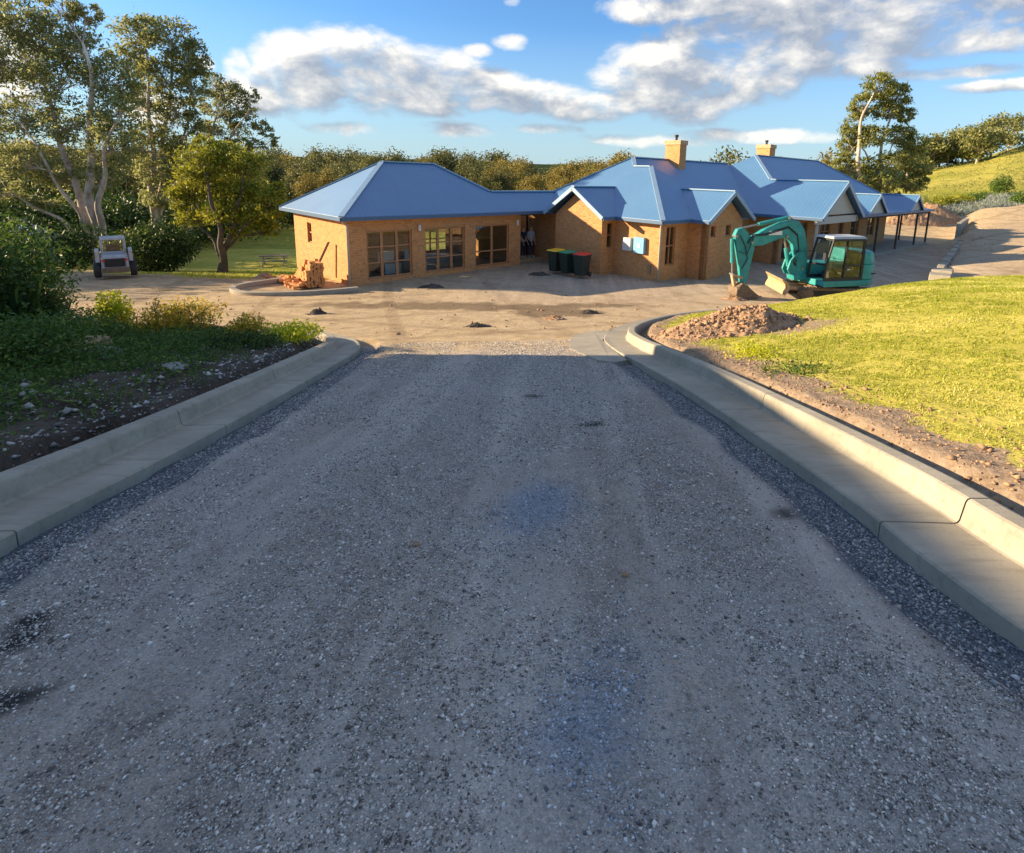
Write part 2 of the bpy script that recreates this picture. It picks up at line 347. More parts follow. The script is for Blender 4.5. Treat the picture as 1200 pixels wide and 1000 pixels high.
def H(x,y,rough=True):
    x=np.asarray(x,float);y=np.asarray(y,float);s,t=to_st(x,y)
    z=hprof(t)
    l,r=sL(t),sR(t)
    inroad=(s>l)&(s<r)
    e=np.minimum(s-l,r-s)                                   # distance inside the lip
    wob=.28+.10*fbm(t*1.3,s*0+3,3,5)*2-.1
    tr=(1-sst(wob,wob+.12,e))*(1-sst(11,12.5,t))
    crown=.055-.085*tr
    z=z+np.where(inroad,-.10+crown,0)
    # garden bed on the left
    dl=l-s-.66
    z=z+np.where(s<l,np.where(dl<0,-.12,-.13+.24*sst(0,.16,dl-.10-.22*fbm(t*1.9,s*1.9,3,15))+.05*sst(.3,1.2,dl)+.12*sst(1.5,6,dl)),0)*(1-sst(12.4,13.2,t))
    dr=s-r-.73
    lawn=np.where(dr<0,-.12,-.10+.20*sst(0,.35,dr)+.95*sst(0,9,dr))
    z=z+np.where(s>r,lawn,0)
    if rough:
        n=fbm(x*2.2,y*2.2,4,3)-.5; n1=fbm(x*9,y*9,3,11)-.5
        near=1-sst(14,30,np.hypot(x,y))
        z=z+np.where(inroad,.035*n+.016*n1,.06*n)*near
        z=z+np.where((s<l-.8)&(t<12.6),(.22*n+.10*n1)*sst(.8,1.3,l-s),0)
        z=z+np.where((s>r+.9),.03*n1,0)*near
        z=z+(fbm(x*.35,y*.35,4,21)-.5)*.12*sst(14,22,t)
    # higher terrace on the right of the yard
    d=terrace(x,y)
    z=z+(.42+.65*sst(30,44,y)+.5*(fbm(x*.3,y*.3,3,8)-.5))*sst(0,.35,d)*sst(16.6,18.5,t)+.11*np.clip(d,0,11)*sst(16.6,22,t)*(1-sst(60,80,y))
    # rubble bank closing the yard at its far end
    bx=(x-29)*.6+(y-50)*.8
    z=z+1.1*np.exp(-((y-57)/5.)**2)*sst(18,24,x)*(.6+.8*fbm(x*.5,y*.5,4,31))
    # valley with the wood, hill of pasture on the right, far rim
    q=x/np.maximum(y,1)
    z=z-7*sst(60,150,y)*(1-sst(.25,.55,q))
    z=z-np.clip((y-20.3)*.16,0,2.6)*sst(7.5,12.5,-x+ (y-24)*.35)*(1-sst(120,200,y))
    z=z-2*sst(35,70,-x)*(y>0)
    z=z+sst(70,205,y)*np.interp(q,[.46,.54,.60,.66,.727,.80,1.1],[0,2.2,6.5,11.4,14.4,18.2,26])-6*sst(260,420,y)*sst(.5,.86,q)
    rr=np.hypot(x,y)
    z=z+(46+26*(fbm(x*.0021,y*.0021,3,41)-.5))*sst(700,1900,rr)*(y>-500)
    z=z+1.6*(fbm(x*.03,y*.03,4,51)-.5)*sst(70,120,rr)
    return z
def Hs(x,y): return float(H(np.array([x]),np.array([y]))[0])
def lines(lo,hi,step,g,far):
    m=list(np.arange(lo,hi+1e-6,step));a=[];p=hi;st=step
    while p<far: st*=g;p+=st;a.append(p)
    b=[];p=lo;st=step
    while p>-far: st*=g;p-=st;b.append(p)
    return m,a,b
m_,a_,b_=lines(-3.75,3.75,.07,1.055,3200);SL=np.array(b_[::-1]+m_+a_)
m_,a_,_x=lines(.6,14.0,.07,1.045,3400);_p=.6;bb=[];st_=.07
while _p>-70: st_*=1.12;_p-=st_;bb.append(_p)
TL=np.array(bb[::-1]+m_+a_)
S_,T_=np.meshgrid(SL,TL);X_,Y_=to_xy(S_,T_);Z_=H(X_,Y_)
nT,nS=S_.shape
# zones per vertex
e_=np.minimum(S_-sL(T_),sR(T_)-S_);n_=fbm(X_*.8,Y_*.8,4,61);n2_=fbm(X_*3,Y_*3,3,63)
zr=sst(8.6,10.6,T_+1.6*(n_-.5))
wob=.30+.22*(fbm(T_*1.3,S_*0+3,3,5)-.3)
zg=(1-sst(wob,wob+.12,e_))*(1-sst(10.3,11.5,T_))
def blob(x,y,cx,cy,rx,ry,a=0):
    ca,sa=math.cos(a),math.sin(a);u=(x-cx)*ca+(y-cy)*sa;v=-(x-cx)*sa+(y-cy)*ca
    return np.exp(-((u/rx)**2+(v/ry)**2))
zp=np.zeros_like(zg)
for (px,py,rx,ry,k) in ((625,592,.30,.50,.85),(690,850,.25,.32,.8),(720,800,.33,.38,.5)):
    g=ray(px,py);kk=-1.62/(g[2]+.1626*(-g[0]*s9+g[1]*c9));P=g*kk
    zp=np.maximum(zp,k*blob(X_,Y_,P[0],P[1],rx,ry,-.15))
zb=np.zeros_like(zg)
for (px,py,rx,ry,k,a) in ((10,815,.16,.07,1.2,.3),(30,735,.10,.20,1.1,.5),(188,840,.045,.05,1.,0),(920,600,.22,.20,.75,0),(760,880,.03,.02,1.3,0),(757,912,.035,.02,1.3,-.6),(715,890,.018,.018,1.2,0),(690,495,.25,.14,.8,0),(620,462,.35,.15,.7,0),(500,470,.3,.1,.5,0),(940,770,.12,.2,.4,0)):
    g=ray(px,py);kk=-1.62/(g[2]+.1626*(-g[0]*s9+g[1]*c9));P=g*kk
    zb=np.maximum(zb,k*blob(X_,Y_,P[0],P[1],rx,ry,a))
zb=sst(.42,.75,zb+(n2_-.5)*.5)
mud=blob(X_,Y_,-4.2,16.6,4.6,.75,.05)*.9+blob(X_,Y_,-.3,15.6,1.5,.8,.2)*1.0+blob(X_,Y_,1.3,17.3,1.6,.5,.1)*.7
zb=np.maximum(zb,.7*sst(.30,.66,mud+(fbm(X_*2.2,Y_*2.2,4,71)-.5)*.9))
yardshade=np.zeros_like(zg)
# pad of grey crusher dust beside the house
zr=zr*(1-.75*np.clip(blob(X_,Y_,1,24,7,4.5,.75)+blob(X_,Y_,16,30,14,6,.8),0,1))
zp=sst(.25,.9,zp+(n2_-.5)*.5)
zoneA=np.stack([zr,zg,zb,1-.8*zp],-1).reshape(-1,4)
bare=1-sst(.25,1.15,(S_-sR(T_)-.78)+1.1*(n_-.5)+.9*(n2_-.5))
bare=np.maximum(bare,blob(X_,Y_,4.3,10.6,1.6,.9)*.8)
zoneL=np.stack([bare,bare*0,bare*0,np.ones_like(zr)],-1).reshape(-1,4)
q_=X_/np.maximum(Y_,1)
far_f=sst(150,500,Y_)*(1-sst(.5,.62,q_))+sst(500,900,Y_)
dirtp=(sst(42,50,Y_)*(1-sst(64,80,Y_+10*(n_-.5))))*sst(.45,.5,q_)
greyg=blob(X_,Y_,66,84,22,9,.1)*sst(.45,.55,q_)
zoneF=np.stack([np.clip(far_f,0,1),dirtp,np.clip(greyg*1.3,0,1),np.ones_like(zr)],-1).reshape(-1,4)
# cell classification
sc=(S_[:-1,:-1]+S_[1:,1:])/2;tc_=(T_[:-1,:-1]+T_[1:,1:])/2;xc,yc=to_xy(sc,tc_)
lc,rc=sL(tc_),sR(tc_);nc=fbm(xc*.9,yc*.9,4,81)-.5
zone=np.full(sc.shape,1)                                     # 1 yard
zone[(sc>lc-.4)&(sc<rc+.4)&(tc_<10.2)]=0                      # 0 road
zone[(sc<=lc-.4)&(tc_<12.75)]=2                               # 2 garden bed
zone[(sc>=rc+.4)&(tc_<17)&(sc>0)]=3                           # 3 lawn
lg=(yc>21.6+1.3*nc-(xc+14)*.15)&(xc<-9.6)&(xc>-19.2+2*nc)&(tc_>14)
lg|=(yc>25.5+2*nc)&(xc<-9.6)
lg|=(yc>33+2*nc)&(xc<-5)
zone[lg&(zone==1)]=4                                          # 4 left lawn
zone[((yc>62+6*nc)|(xc>62+8*nc)|(xc<-34)|((yc>46)&(xc<8)))&(zone!=2)&(zone!=3)]=5
zone[(tc_<0)&(np.abs(sc)>40)]=5
Q=np.arange(nT*nS).reshape(nT,nS);quads=np.stack([Q[:-1,:-1],Q[:-1,1:],Q[1:,1:],Q[1:,:-1]],-1)
VV=np.stack([X_,Y_,Z_],-1).reshape(-1,3)
def zobj(name,ids,m,za,label=None):
    f=quads[np.isin(zone,ids)];u,inv=np.unique(f.ravel(),return_inverse=True)
    me=np_mesh(name,VV[u],inv.reshape(-1,4),{'zone':za[u]});o=link(name,me,None,m,True);tag(o,label,kind='structure');return o
zobj('road',[0],M['ground'],zoneA,'crushed rock driveway sloping down to the yard');zobj('yard',[1],M['ground'],zoneA,'sandy dirt yard in front of the house');zobj('garden_soil',[2],M['soil'],zoneA,'dark soil of the planted bed left of the driveway')
zobj('lawn',[3],M['lawn'],zoneL,'sunlit lawn on the bank right of the driveway');zl=zoneL.copy();zl[:,0]=.0
o=zobj('back_lawn',[4],M['lawn'],zl,'green lawn under the trees left of the house');zobj('pasture',[5],M['field'],zoneF,'pasture hill and valley floor behind the house')
# ------------------------------------------------------------------ kerbs
def smooth_path(P,n=14):
    P=np.asarray(P,float);out=[]
    Pe=np.vstack([2*P[0]-P[1],P,2*P[-1]-P[-2]])
    for i in range(1,len(Pe)-2):
        p0,p1,p2,p3=Pe[i-1:i+3]
        for k in range(n):
            u=k/n;out.append(.5*((2*p1)+(-p0+p2)*u+(2*p0-5*p1+4*p2-p3)*u*u+(-p0+3*p1-3*p2+p3)*u**3))
    out.append(P[-1]);return np.array(out)
PROF=[(0,-.16),(0,-.03),(.012,-.018),(.385,-.022),(.402,-.016),(.412,.0),(.430,.112),(.438,.130),(.455,.140),(.565,.142),(.588,.136),(.600,.118),(.612,-.2)]
PROFR=[(a+(.075 if a>.3 else 0),h+(.012 if a>.42 and h>0 else 0)) for a,h in PROF]
def kerb(name,path,side,joints,label,parent=None,prof=PROF,zf=None,group=None):
    P=smooth_path(path);D=np.gradient(P,axis=0);D/=np.linalg.norm(D,axis=1)[:,None]
    L=np.r_[0,np.cumsum(np.linalg.norm(np.diff(P,axis=0),axis=1))]
    Nn=np.stack([D[:,1],-D[:,0]],-1)*side                      # outward in (s,t)
    def ring(l):
        p=np.array([np.interp(l,L,P[:,0]),np.interp(l,L,P[:,1])]);n=np.array([np.interp(l,L,Nn[:,0]),np.interp(l,L,Nn[:,1])]);n/=np.linalg.norm(n)
        out=[]
        z0=float(hprof(p[1])) if zf is None else zf
        for a,h in prof:
            q=p+n*a;x,y=to_xy(q[0],q[1])
            zz=(float(hprof(q[1])) if zf is None else zf)
            out.append((x,y,zz*.5+z0*.5+h))
        return out
    js=[0]+sorted(joints)+[L[-1]];gap=.005
    root=empty(name,(*to_xy(*P[0]),float(hprof(P[0][1])) if zf is None else zf))
    off=root.location
    for i in range(len(js)-1):
        a,b=js[i]+(gap if i else 0),js[i+1]-(gap if i<len(js)-2 else 0)
        n=max(2,int((b-a)/.12)+1);mb=MB();n_p=len(prof)
        for l in np.linspace(a,b,n): mb.v+=ring(l)
        for k in range(n-1):
            for j in range(n_p-1):
                q=k*n_p+j;mb.f.append([q,q+1,q+n_p+1,q+n_p]);mb.uv.append(None)
        mb.f.append(list(range(n_p)));mb.uv.append(None);mb.f.append(list(range((n-1)*n_p,n*n_p)));mb.uv.append(None)
        mb.build('kerb_section',M['conc'],root,off=off)
    tag(root,label,kind='structure');return root,P,L
def arclen(path,tv):
    P=smooth_path(path);L=np.r_[0,np.cumsum(np.linalg.norm(np.diff(P,axis=0),axis=1))];return float(np.interp(tv,P[:,1],L))
kerb('kerb',LT,-1,[arclen(LT,v) for v in (.95,3.35,5.45,7.5,9.6)],'concrete kerb and gutter along the garden bed on the left')
kerb('kerb',RT,1,[arclen(RT,v) for v in (.2,2.72,5.3,8.0)],'concrete kerb and gutter along the lawn on the right',prof=PROFR)
# rough concrete apron and the island kerb by the brick pile
def slab(name,pts,th,m,label,zf=None,lift=0.0):
    mb=MB();c=np.mean(pts,0);z=[Hs(*p)+lift for p in pts]
    b=[(p[0],p[1],zz-.1) for p,zz in zip(pts,z)];t=[(p[0],p[1],zz+th) for p,zz in zip(pts,z)];mb.hull(b,t)
    o=mb.build(name,m);tag(o,label,kind='structure');return o
ap=[to_xy(*p) for p in ((1.66,10.4),(1.60,9.9),(1.70,9.2),(1.86,8.55),(2.10,8.35),(2.34,8.5),(2.36,9.5),(2.46,10.9),(2.95,12.3),(2.6,12.35),(2.2,12.0),(1.95,11.6),(1.78,11.1))]
mb=MB();c=np.mean(ap,0)
ap2=[]
for i,p in enumerate(ap):
    q=ap[(i+1)%len(ap)]
    for k in range(4):
        u=k/4;x=p[0]*(1-u)+q[0]*u;y=p[1]*(1-u)+q[1]*u;ap2.append((x+random.uniform(-.02,.02),y+random.uniform(-.03,.03)))
ring=[(x,y,float(hprof(to_st(x,y)[1]))-.035) for x,y in ap2]
mb.hull([(x,y,z-.15) for x,y,z in ring],ring);o=mb.build('concrete_apron',M['conc']);tag(o,'rough poured concrete patch beside the right gutter',kind='structure')
P2=[(0,-.05),(0,.08),(.02,.10),(.18,.10),(.2,.08),(.2,-.05)]
isl=[to_st(*p) for p in ((-7.55,18.95),(-8.4,18.35),(-9.6,17.85),(-10.7,17.75),(-11.4,18.2),(-11.5,18.9),(-10.9,19.9),(-10.2,21.2))]
kerb('kerb',isl,-1,[],'low curved kerb round the brick pile at the left corner of the house',prof=P2,zf=-4.17)
# retaining edge and wall on the right of the yard
mb=MB();n=26
for i in range(n):
    a=i*.92;b=a+.88;p=B0+BD*a;q=B0+BD*b
    h=.44+.10*math.sin(i*2.1)+(.16 if i<2 else 0)
    r_=Vector((BD[1],-BD[0],0));w=.32 if i>1 else .75
    for _ in (0,):
        base=[Vector((p[0],p[1],-4.5)),Vector((q[0],q[1],-4.5)),Vector((q[0],q[1],-4.5))+r_*w,Vector((p[0],p[1],-4.5))+r_*w]
        mb.hull(base,[v+Vector((random.uniform(-.02,.05),random.uniform(-.04,.04),.3+h)) for v in base])
o=mb.build('retaining_edge',M['conc'],bevel=.03);tag(o,'rough low concrete block edge between the shaded yard and the dirt terrace','retaining edge')
mb=MB();r_=np.array([BD[1],-BD[0]]);p=B0+BD*24.6-r_*.4;q=B0+BD*38-r_*.4
mb.hull([(p[0],p[1],-4.6),(q[0],q[1],-4.6),(*(q+r_*.3),-4.6),(*(p+r_*.3),-4.6)],[(p[0],p[1],-2.72),(q[0],q[1],-2.95),(*(q+r_*.3),-2.95),(*(p+r_*.3),-2.72)])
o=mb.build('retaining_wall',M['conc'],bevel=.02);tag(o,'pale concrete retaining wall at the far right end of the yard','wall')
# ------------------------------------------------------------------ house
TH=R(44.04)
U=Vector((math.cos(TH),math.sin(TH),0));N=Vector((math.sin(TH),-math.cos(TH),0))
DP=R(1.231);PU=U*math.cos(DP)-N*math.sin(DP);PN=U*math.sin(DP)+N*math.cos(DP)
def hp(u,n,z): return U*u+N*n+Vector((0,0,z))
def pp(u,n,z): return PU*u+PN*n+Vector((0,0,z))
G=-4.32;E_=-1.669;T=.639;O=.396;WT=E_-.13
hloc=hp(18,-16,-4.25);house=empty('house',hloc)
tag(house,'long orange brick house under blue hipped steel roofs with gables, chimneys and verandah','house')
def wall(A,n_or,p0,p1,z0,z1,ops=(),th=.23,top=None,name='wall',mat_=None,parent=None):
    """wall from p0 to p1 (2-D frame coords), outer face there, ops=(a0,a1,z0,z1) openings; top = list of (a,z) for a gable"""
    a=Vector(A(*p0,0));b=Vector(A(*p1,0));d=(b-a);Ln=d.length;d.normalize();inn=Vector((-d.y,d.x,0))*n_or
    xs=sorted({0,Ln,*[o[0] for o in ops],*[o[1] for o in ops]});zs=sorted({z0,z1,*[o[2] for o in ops],*[o[3] for o in ops]})
    mb=MB()
    def P(x,z,k): return a+d*x+inn*k+Vector((0,0,z))
    def solid(i,j):
        if i<0 or j<0 or i>=len(xs)-1 or j>=len(zs)-1:return False
        cx=(xs[i]+xs[i+1])/2;cz=(zs[j]+zs[j+1])/2
        return not any(o[0]<cx<o[1] and o[2]<cz<o[3] for o in ops)
    for i in range(len(xs)-1):
        for j in range(len(zs)-1):
            if not solid(i,j):continue
            x0,x1,y0,y1=xs[i],xs[i+1],zs[j],zs[j+1]
            for k in (0,th): mb.poly([P(x0,y0,k),P(x1,y0,k),P(x1,y1,k),P(x0,y1,k)],[(x0,y0),(x1,y0),(x1,y1),(x0,y1)])
            for (di,dj,q) in ((-1,0,((x0,y0),(x0,y1))),(1,0,((x1,y0),(x1,y1))),(0,-1,((x0,y0),(x1,y0))),(0,1,((x0,y1),(x1,y1)))):
                if not solid(i+di,j+dj):
                    (xa,za),(xb,zb_)=q;mb.poly([P(xa,za,0),P(xb,zb_,0),P(xb,zb_,th),P(xa,za,th)],[(0,za),(xb-xa,zb_),(xb-xa+th,zb_),(th,za)])
    if top:
        for k in (0,th): mb.poly([P(x,z,k) for x,z in top],[(x,z) for x,z in top])
    w=mb.build(name,mat_ or M['brick'],parent or house,off=hloc);w['label']=None or '';del w['label']
    return a,d,inn
def window(fr,x0,x1,z0,z1,nx,nz,depth=.09,fw=.055,name='window',m='timber',arch=False,glass='glass'):
    a,d,inn=fr
    def P(x,z,k): return a+d*x+inn*k+Vector((0,0,z))
    mb=MB()
    def bar(xa,za,xb,zb_,k0=depth-.03,k1=depth+.04):
        mb.hull([P(xa,za,k0),P(xb,za,k0),P(xb,za,k1),P(xa,za,k1)],[P(xa,zb_,k0),P(xb,zb_,k0),P(xb,zb_,k1),P(xa,zb_,k1)])
    g=.004
    bar(x0+g,z0+g,x0+fw,z1-g);bar(x1-fw,z0+g,x1-g,z1-g);bar(x0+fw,z0+g,x1-fw,z0+fw);bar(x0+fw,z1-fw,x1-fw,z1-g)
    for i in range(1,nx): c=x0+(x1-x0)*i/nx;bar(c-fw*.75,z0+fw,c+fw*.75,z1-fw,depth-.025,depth+.035)
    zz=nz if isinstance(nz,(list,tuple)) else [j/nz for j in range(1,nz)]
    for q in zz: c=z0+(z1-z0)*q;bar(x0+fw,c-.026,x1-fw,c+.026,depth-.02,depth+.03)
    w=mb.build(name,M[m],house,off=hloc)
    gb=MB();k=depth+.012;gb.hull([P(x0+.02,z0+.02,k),P(x1-.02,z0+.02,k),P(x1-.02,z1-.02,k),P(x0+.02,z1-.02,k)],[P(x0+.02,z0+.02,k+.005),P(x1-.02,z0+.02,k+.005),P(x1-.02,z1-.02,k+.005),P(x0+.02,z1-.02,k+.005)])
    gb.build('glass',M[glass],w,off=hloc)
    return w
# pavilion on the left
uA,nF,nK,uB=8.375,-19.749,-25.299,16.55
L=uB-uA
WZ=(-4.10,-2.25)
ops=[(9.04-uA,10.92-uA,*WZ),(11.49-uA,13.43-uA,*WZ),(13.97-uA,15.86-uA,*WZ)]
fr=wall(pp,1,(uA,nF),(uB,nF),G,WT,ops)
for i,o in enumerate(ops): window(fr,*o,3 if i<2 else 2,[.33,.66] if i<2 else [.36],fw=.075)
# wall lamps between the doors
for x in (2.86,7.93):
    mb=MB();c=fr[0]+fr[1]*x-fr[2]*.07;z=-2.22;mb.tube([c+Vector((0,0,z-.12)),c+Vector((0,0,z+.12))],.055,10);mb.beam(c+fr[2]*.09+Vector((0,0,z)),c+Vector((0,0,z)),.04,.05)
    mb.build('wall_lamp',M['white'],house,off=hloc)
wl=nF-nK
fr=wall(pp,-1,(uA,nF-.232),(uA,nK+.232),G,WT,[(nF-.232-(-23.33),nF-.232-(-23.80),-3.03,-2.2)])
window(fr,nF-.232+23.33,nF-.232+23.80,-3.03,-2.2,1,2,fw=.04)
fr=wall(pp,-1,(uA,nK),(uB,nK),G,WT,[(5.6,7.6,-4.1,-2.3),(1.2,2.4,-3.2,-2.3)])
window(fr,5.6,7.6,-4.1,-2.3,2,[.36]);window(fr,1.2,2.4,-3.2,-2.3,2,1)
fr=wall(pp,1,(uB,nF-.232),(uB,nK+.232),G,WT)
mb=MB();pts=[pp(uA+.1,nF-.1,-4.16),pp(uB-.1,nF-.1,-4.16),pp(uB-.1,nK+.1,-4.16),pp(uA+.1,nK+.1,-4.16)];mb.hull([p-Vector((0,0,.1)) for p in pts],pts);mb.build('floor',M['floorm'],house,off=hloc)
mb=MB();pts=[pp(uA+.24,nF-.24,WT-.02),pp(uB-.24,nF-.24,WT-.02),pp(uB-.24,nK+.24,WT-.02),pp(uA+.24,nK+.24,WT-.02)];mb.hull([p-Vector((0,0,.03)) for p in pts],pts);mb.build('ceiling',M['inner'],house,off=hloc)
# furniture glimpsed inside
mb=MB();cc=pp(uA+2.2,nF-1.3,-4.16)
for x in (0,1.2):
    q=cc+PU*x;mb.box((-.35,-.35,.0),(.35,.35,.42),Matrix.Translation(q)@Matrix.Rotation(TH,4,'Z'));mb.box((-.35,.25,.42),(.35,.35,.85),Matrix.Translation(q)@Matrix.Rotation(TH,4,'Z'))
mb.build('armchairs',M['meter'],house,off=hloc)
# connector with the recessed entry
fr=wall(pp,1,(uB,nF-1.5),(20.2,nF-1.5),G,WT,[(1.15,3.0,-4.2,-2.0)])
window(fr,1.15,3.0,-4.2,-2.0,3,[.4],name='entry_door',m='dark')
wall(pp,1,(uB,nF-3.2),(21,nF-3.2),G,WT)
mb=MB();mb.hull([pp(uB+.02,nF-1.5,G),pp(19.9,nF-1.5,G),pp(19.9,nF-.55,G),pp(uB+.02,nF-.55,G)],[pp(uB+.02,nF-1.5,-4.10),pp(19.9,nF-1.5,-4.10),pp(19.9,nF-.55,-4.10),pp(uB+.02,nF-.55,-4.10)]);mb.build('entry_step',M['brick'],house,off=hloc,bevel=.01)
# main house walls
uG,g0,g1,uH,nH,uP0,uP1,nP=17.357,-19.016,-16.051,18.185,-13.546,20.179,23.157,-12.645
gz=E_+T*((g1-g0)/2)-.05
fr=wall(hp,-1,(uG,g1),(uG,g0),G,WT,top=[(0,WT),(g1-g0,WT),(g1-g0,E_-.08),((g1-g0)/2,gz+.10),(0,E_-.08)])
fr=wall(hp,1,(uG+.232,g1),(uH,g1),G,WT,[(.12,.50,-3.08,-1.98)]);window(fr,.12,.50,-3.08,-1.98,1,2,fw=.04)
wall(hp,-1,(uG+.232,g0),(uH+3,g0),G,WT)
fr=wall(hp,-1,(uH,nH),(uH,g1-.3),G,WT)
# meter boxes, as parts of the house
def hbox(name,u0,u1,n0,n1,z0,z1,m,A=hp,bev=.008,parent=None):
    mb=MB();mb.hull([A(u0,n0,z0),A(u1,n0,z0),A(u1,n1,z0),A(u0,n1,z0)],[A(u0,n0,z1),A(u1,n0,z1),A(u1,n1,z1),A(u0,n1,z1)])
    return mb.build(name,M[m],parent or house,off=hloc,bevel=bev)
b1=hbox('meter_box',uH-.16,uH-.003,-15.42,-14.98,-3.12,-2.56,'meter');b2=hbox('meter_box',uH-.17,uH-.003,-14.80,-14.24,-3.16,-2.48,'mblue')
b2['label']='blue electrical box with pale round sticker';b1['label']='pale cream electrical box'
mb=MB();q=hp(uH-.178,-14.50,-2.82);pts=[q+(N*math.cos(a)+Vector((0,0,1))*math.sin(a))*.09 for a in np.linspace(0,2*math.pi,20,endpoint=False)];mb.hull(pts,[p-U*.006 for p in pts]);mb.build('sticker',M['white'],b2,off=hloc)
hbox('tap',uH-.09,uH-.003,-13.98,-13.92,-3.95,-3.55,'steel')
fr=wall(hp,1,(uH+.232,nH),(uP0+.0,nH),G,WT,[(.20,.86,-3.62,-1.98)]);window(fr,.20,.86,-3.62,-1.98,2,2,fw=.045)
wall(hp,-1,(uP0,nP),(uP0,nH+.004),G,WT)
pz=E_+T*((uP1-uP0)/2)-.05;PL=uP1-uP0
fr=wall(hp,1,(uP0,nP),(uP1,nP),G,WT,[(.36,.77,-2.45,-1.95),(1.58,2.03,-2.45,-1.95)],top=[(0,WT),(PL,WT),(PL,E_-.08),(PL/2,pz+.10),(0,E_-.08)])
for a,b in ((.36,.77),(1.58,2.03)): window(fr,a,b,-2.45,-1.95,1,1,fw=.04)
wall(hp,1,(uP1,nP-.232),(uP1,nH),G,WT)
wall(hp,1,(uP1,nH),(24.3,nH),G,WT);wall(hp,1,(24.3,nH-.232),(24.3,-14.50),G,WT)
fr=wall(hp,1,(24.3,-14.5),(27.3,-14.5),G,WT,[(.25,.75,-4.1,-2.2),(1.0,2.4,-3.9,-2.2)]);window(fr,.25,.75,-4.1,-2.2,1,1);window(fr,1.0,2.4,-3.9,-2.2,2,1,m='white')
wall(hp,-1,(27.3,-12.85),(27.3,-14.5),G,WT)
ops=[(.6,1.4,-4.1,-2.15),(2.0,3.6,-3.4,-2.15),(5.4,6.8,-3.5,-2.2),(8.1,8.9,-4.1,-2.15),(10.2,11.6,-3.5,-2.2),(13.2,14.6,-3.5,-2.2)]
fr=wall(hp,1,(27.3,-12.85),(44.4,-12.85),G,WT,ops)
for o in ops: window(fr,*o,1 if o[1]-o[0]<1 else 2,2)
wall(hp,1,(44.4,-13.082),(44.4,-21.6),G,WT);wall(hp,-1,(uH,-22.1),(44.4,-22.1),G,WT)
wall(hp,-1,(uH+.01,g0-.24),(uH+.01,-21.86),G,WT)
for (u0,u1,n0,n1) in ((uH+.24,27.2,-21.8,-14.6),(27.4,44.2,-21.8,-13.1)):
    for z0,z1,nm in ((-4.3,-4.17,'floor'),(WT-.06,WT-.02,'ceiling')): hbox(nm,u0,u1,n0,n1,z0,z1,'floorm' if nm=='floor' else 'inner',bev=0)
hbox('partition',25.2,25.3,-21.8,-14.8,-4.17,WT-.06,'inner',bev=0)
# verandah
hbox('verandah_floor',27.32,47.3,-12.84,-10.75,G,-4.13,'conc')
hbox('verandah_floor',44.65,47.3,-16.5,-12.85,G,-4.13,'conc')
for (u,n) in ((27.15,-10.85),(32.2,-10.85),(36.0,-10.85),(40.0,-10.85),(44.2,-10.85),(47.1,-10.85),(47.1,-12.6),(47.1,-15.8)):
    hbox('verandah_post',u-.055,u+.055,n-.055,n+.055,-4.13 if u>27.3 else G,WT+.02,'cream' if u<28 else 'darkbark')
# roofs
def roofpoly(mb,pts,th=.05):
    P=[Vector(p) for p in pts];nrm=(P[1]-P[0]).cross(P[2]-P[0])
    if nrm.length<1e-6: nrm=(P[2]-P[1]).cross(P[3]-P[1])
    nrm.normalize()
    if nrm.z<0:nrm=-nrm;P=P[::-1]
    e=Vector((0,0,1)).cross(nrm).normalized();up=nrm.cross(e)
    mb.poly(P,[(p.dot(e),p.dot(up)) for p in P]);Q=[p-Vector((0,0,th)) for p in P]
    mb.poly(Q[::-1],[(0,0)]*len(Q))
    for i in range(len(P)):
        j=(i+1)%len(P);mb.poly([P[i],Q[i],Q[j],P[j]],[(0,0)]*4)
def roof(name,planes,caps,gut,label=None):
    mb=MB()
    for pl in planes: roofpoly(mb,pl)
    r=mb.build(name,M['roof'],house,off=hloc)
    cb=MB()
    for a,b in caps: cb.beam(Vector(a)+Vector((0,0,.015)),Vector(b)+Vector((0,0,.015)),.20,.05)
    if caps: cb.build('ridge_cap',M['trim'],r,off=hloc)
    for a,b in gut:
        gb=MB();gb.beam(Vector(a)-Vector((0,0,.085)),Vector(b)-Vector((0,0,.085)),.11,.13);gb.build('gutter',M['gutter'],r,off=hloc)
    return r
# pavilion + connector
e0,e1,k0,k1=uA-O,16.81,nF+O,nK-O
hw=(k0-k1)/2;nm=(k0+k1)/2;zr=E_+T*hw;ra,rb=e0+hw,13.644
cz=-.82;cn=k0-(cz-E_)/T;cu=rb+(zr-cz)/T
r1=roof('roof',[[pp(e0,k0,E_),pp(e0,k1,E_),pp(ra,nm,zr)],
 [pp(e0,k0,E_),pp(20.6,k0,E_),pp(20.6,cn,cz),pp(cu,cn,cz),pp(rb,nm,zr),pp(ra,nm,zr)],
 [pp(e1,k1,E_),pp(e1,cn-1.3,E_),pp(cu,cn,cz),pp(rb,nm,zr)],
 [pp(e0,k1,E_),pp(e1,k1,E_),pp(rb,nm,zr),pp(ra,nm,zr)],
 [pp(cu,cn,cz),pp(21.5,cn,cz),pp(21.5,cn-1.33,E_),pp(e1,cn-1.33,E_)]],
 [(pp(e0,k0,E_),pp(ra,nm,zr)),(pp(ra,nm,zr),pp(rb,nm,zr)),(pp(rb,nm,zr),pp(cu,cn,cz)),(pp(cu,cn,cz),pp(20.2,cn,cz)),(pp(e0,k1,E_),pp(ra,nm,zr)),(pp(rb,nm,zr),pp(e1,k1,E_))],
 [(pp(e0,k0-.0,E_),pp(e0,k1,E_)),(pp(e0,k0,E_),pp(20.35,k0,E_)),(pp(e0,k1,E_),pp(e1,k1,E_))])
ue=uH-O
hA=(g1-g0)/2+O;zgA=E_+T*hA;nA=(g0+g1)/2;ugA=uG-O
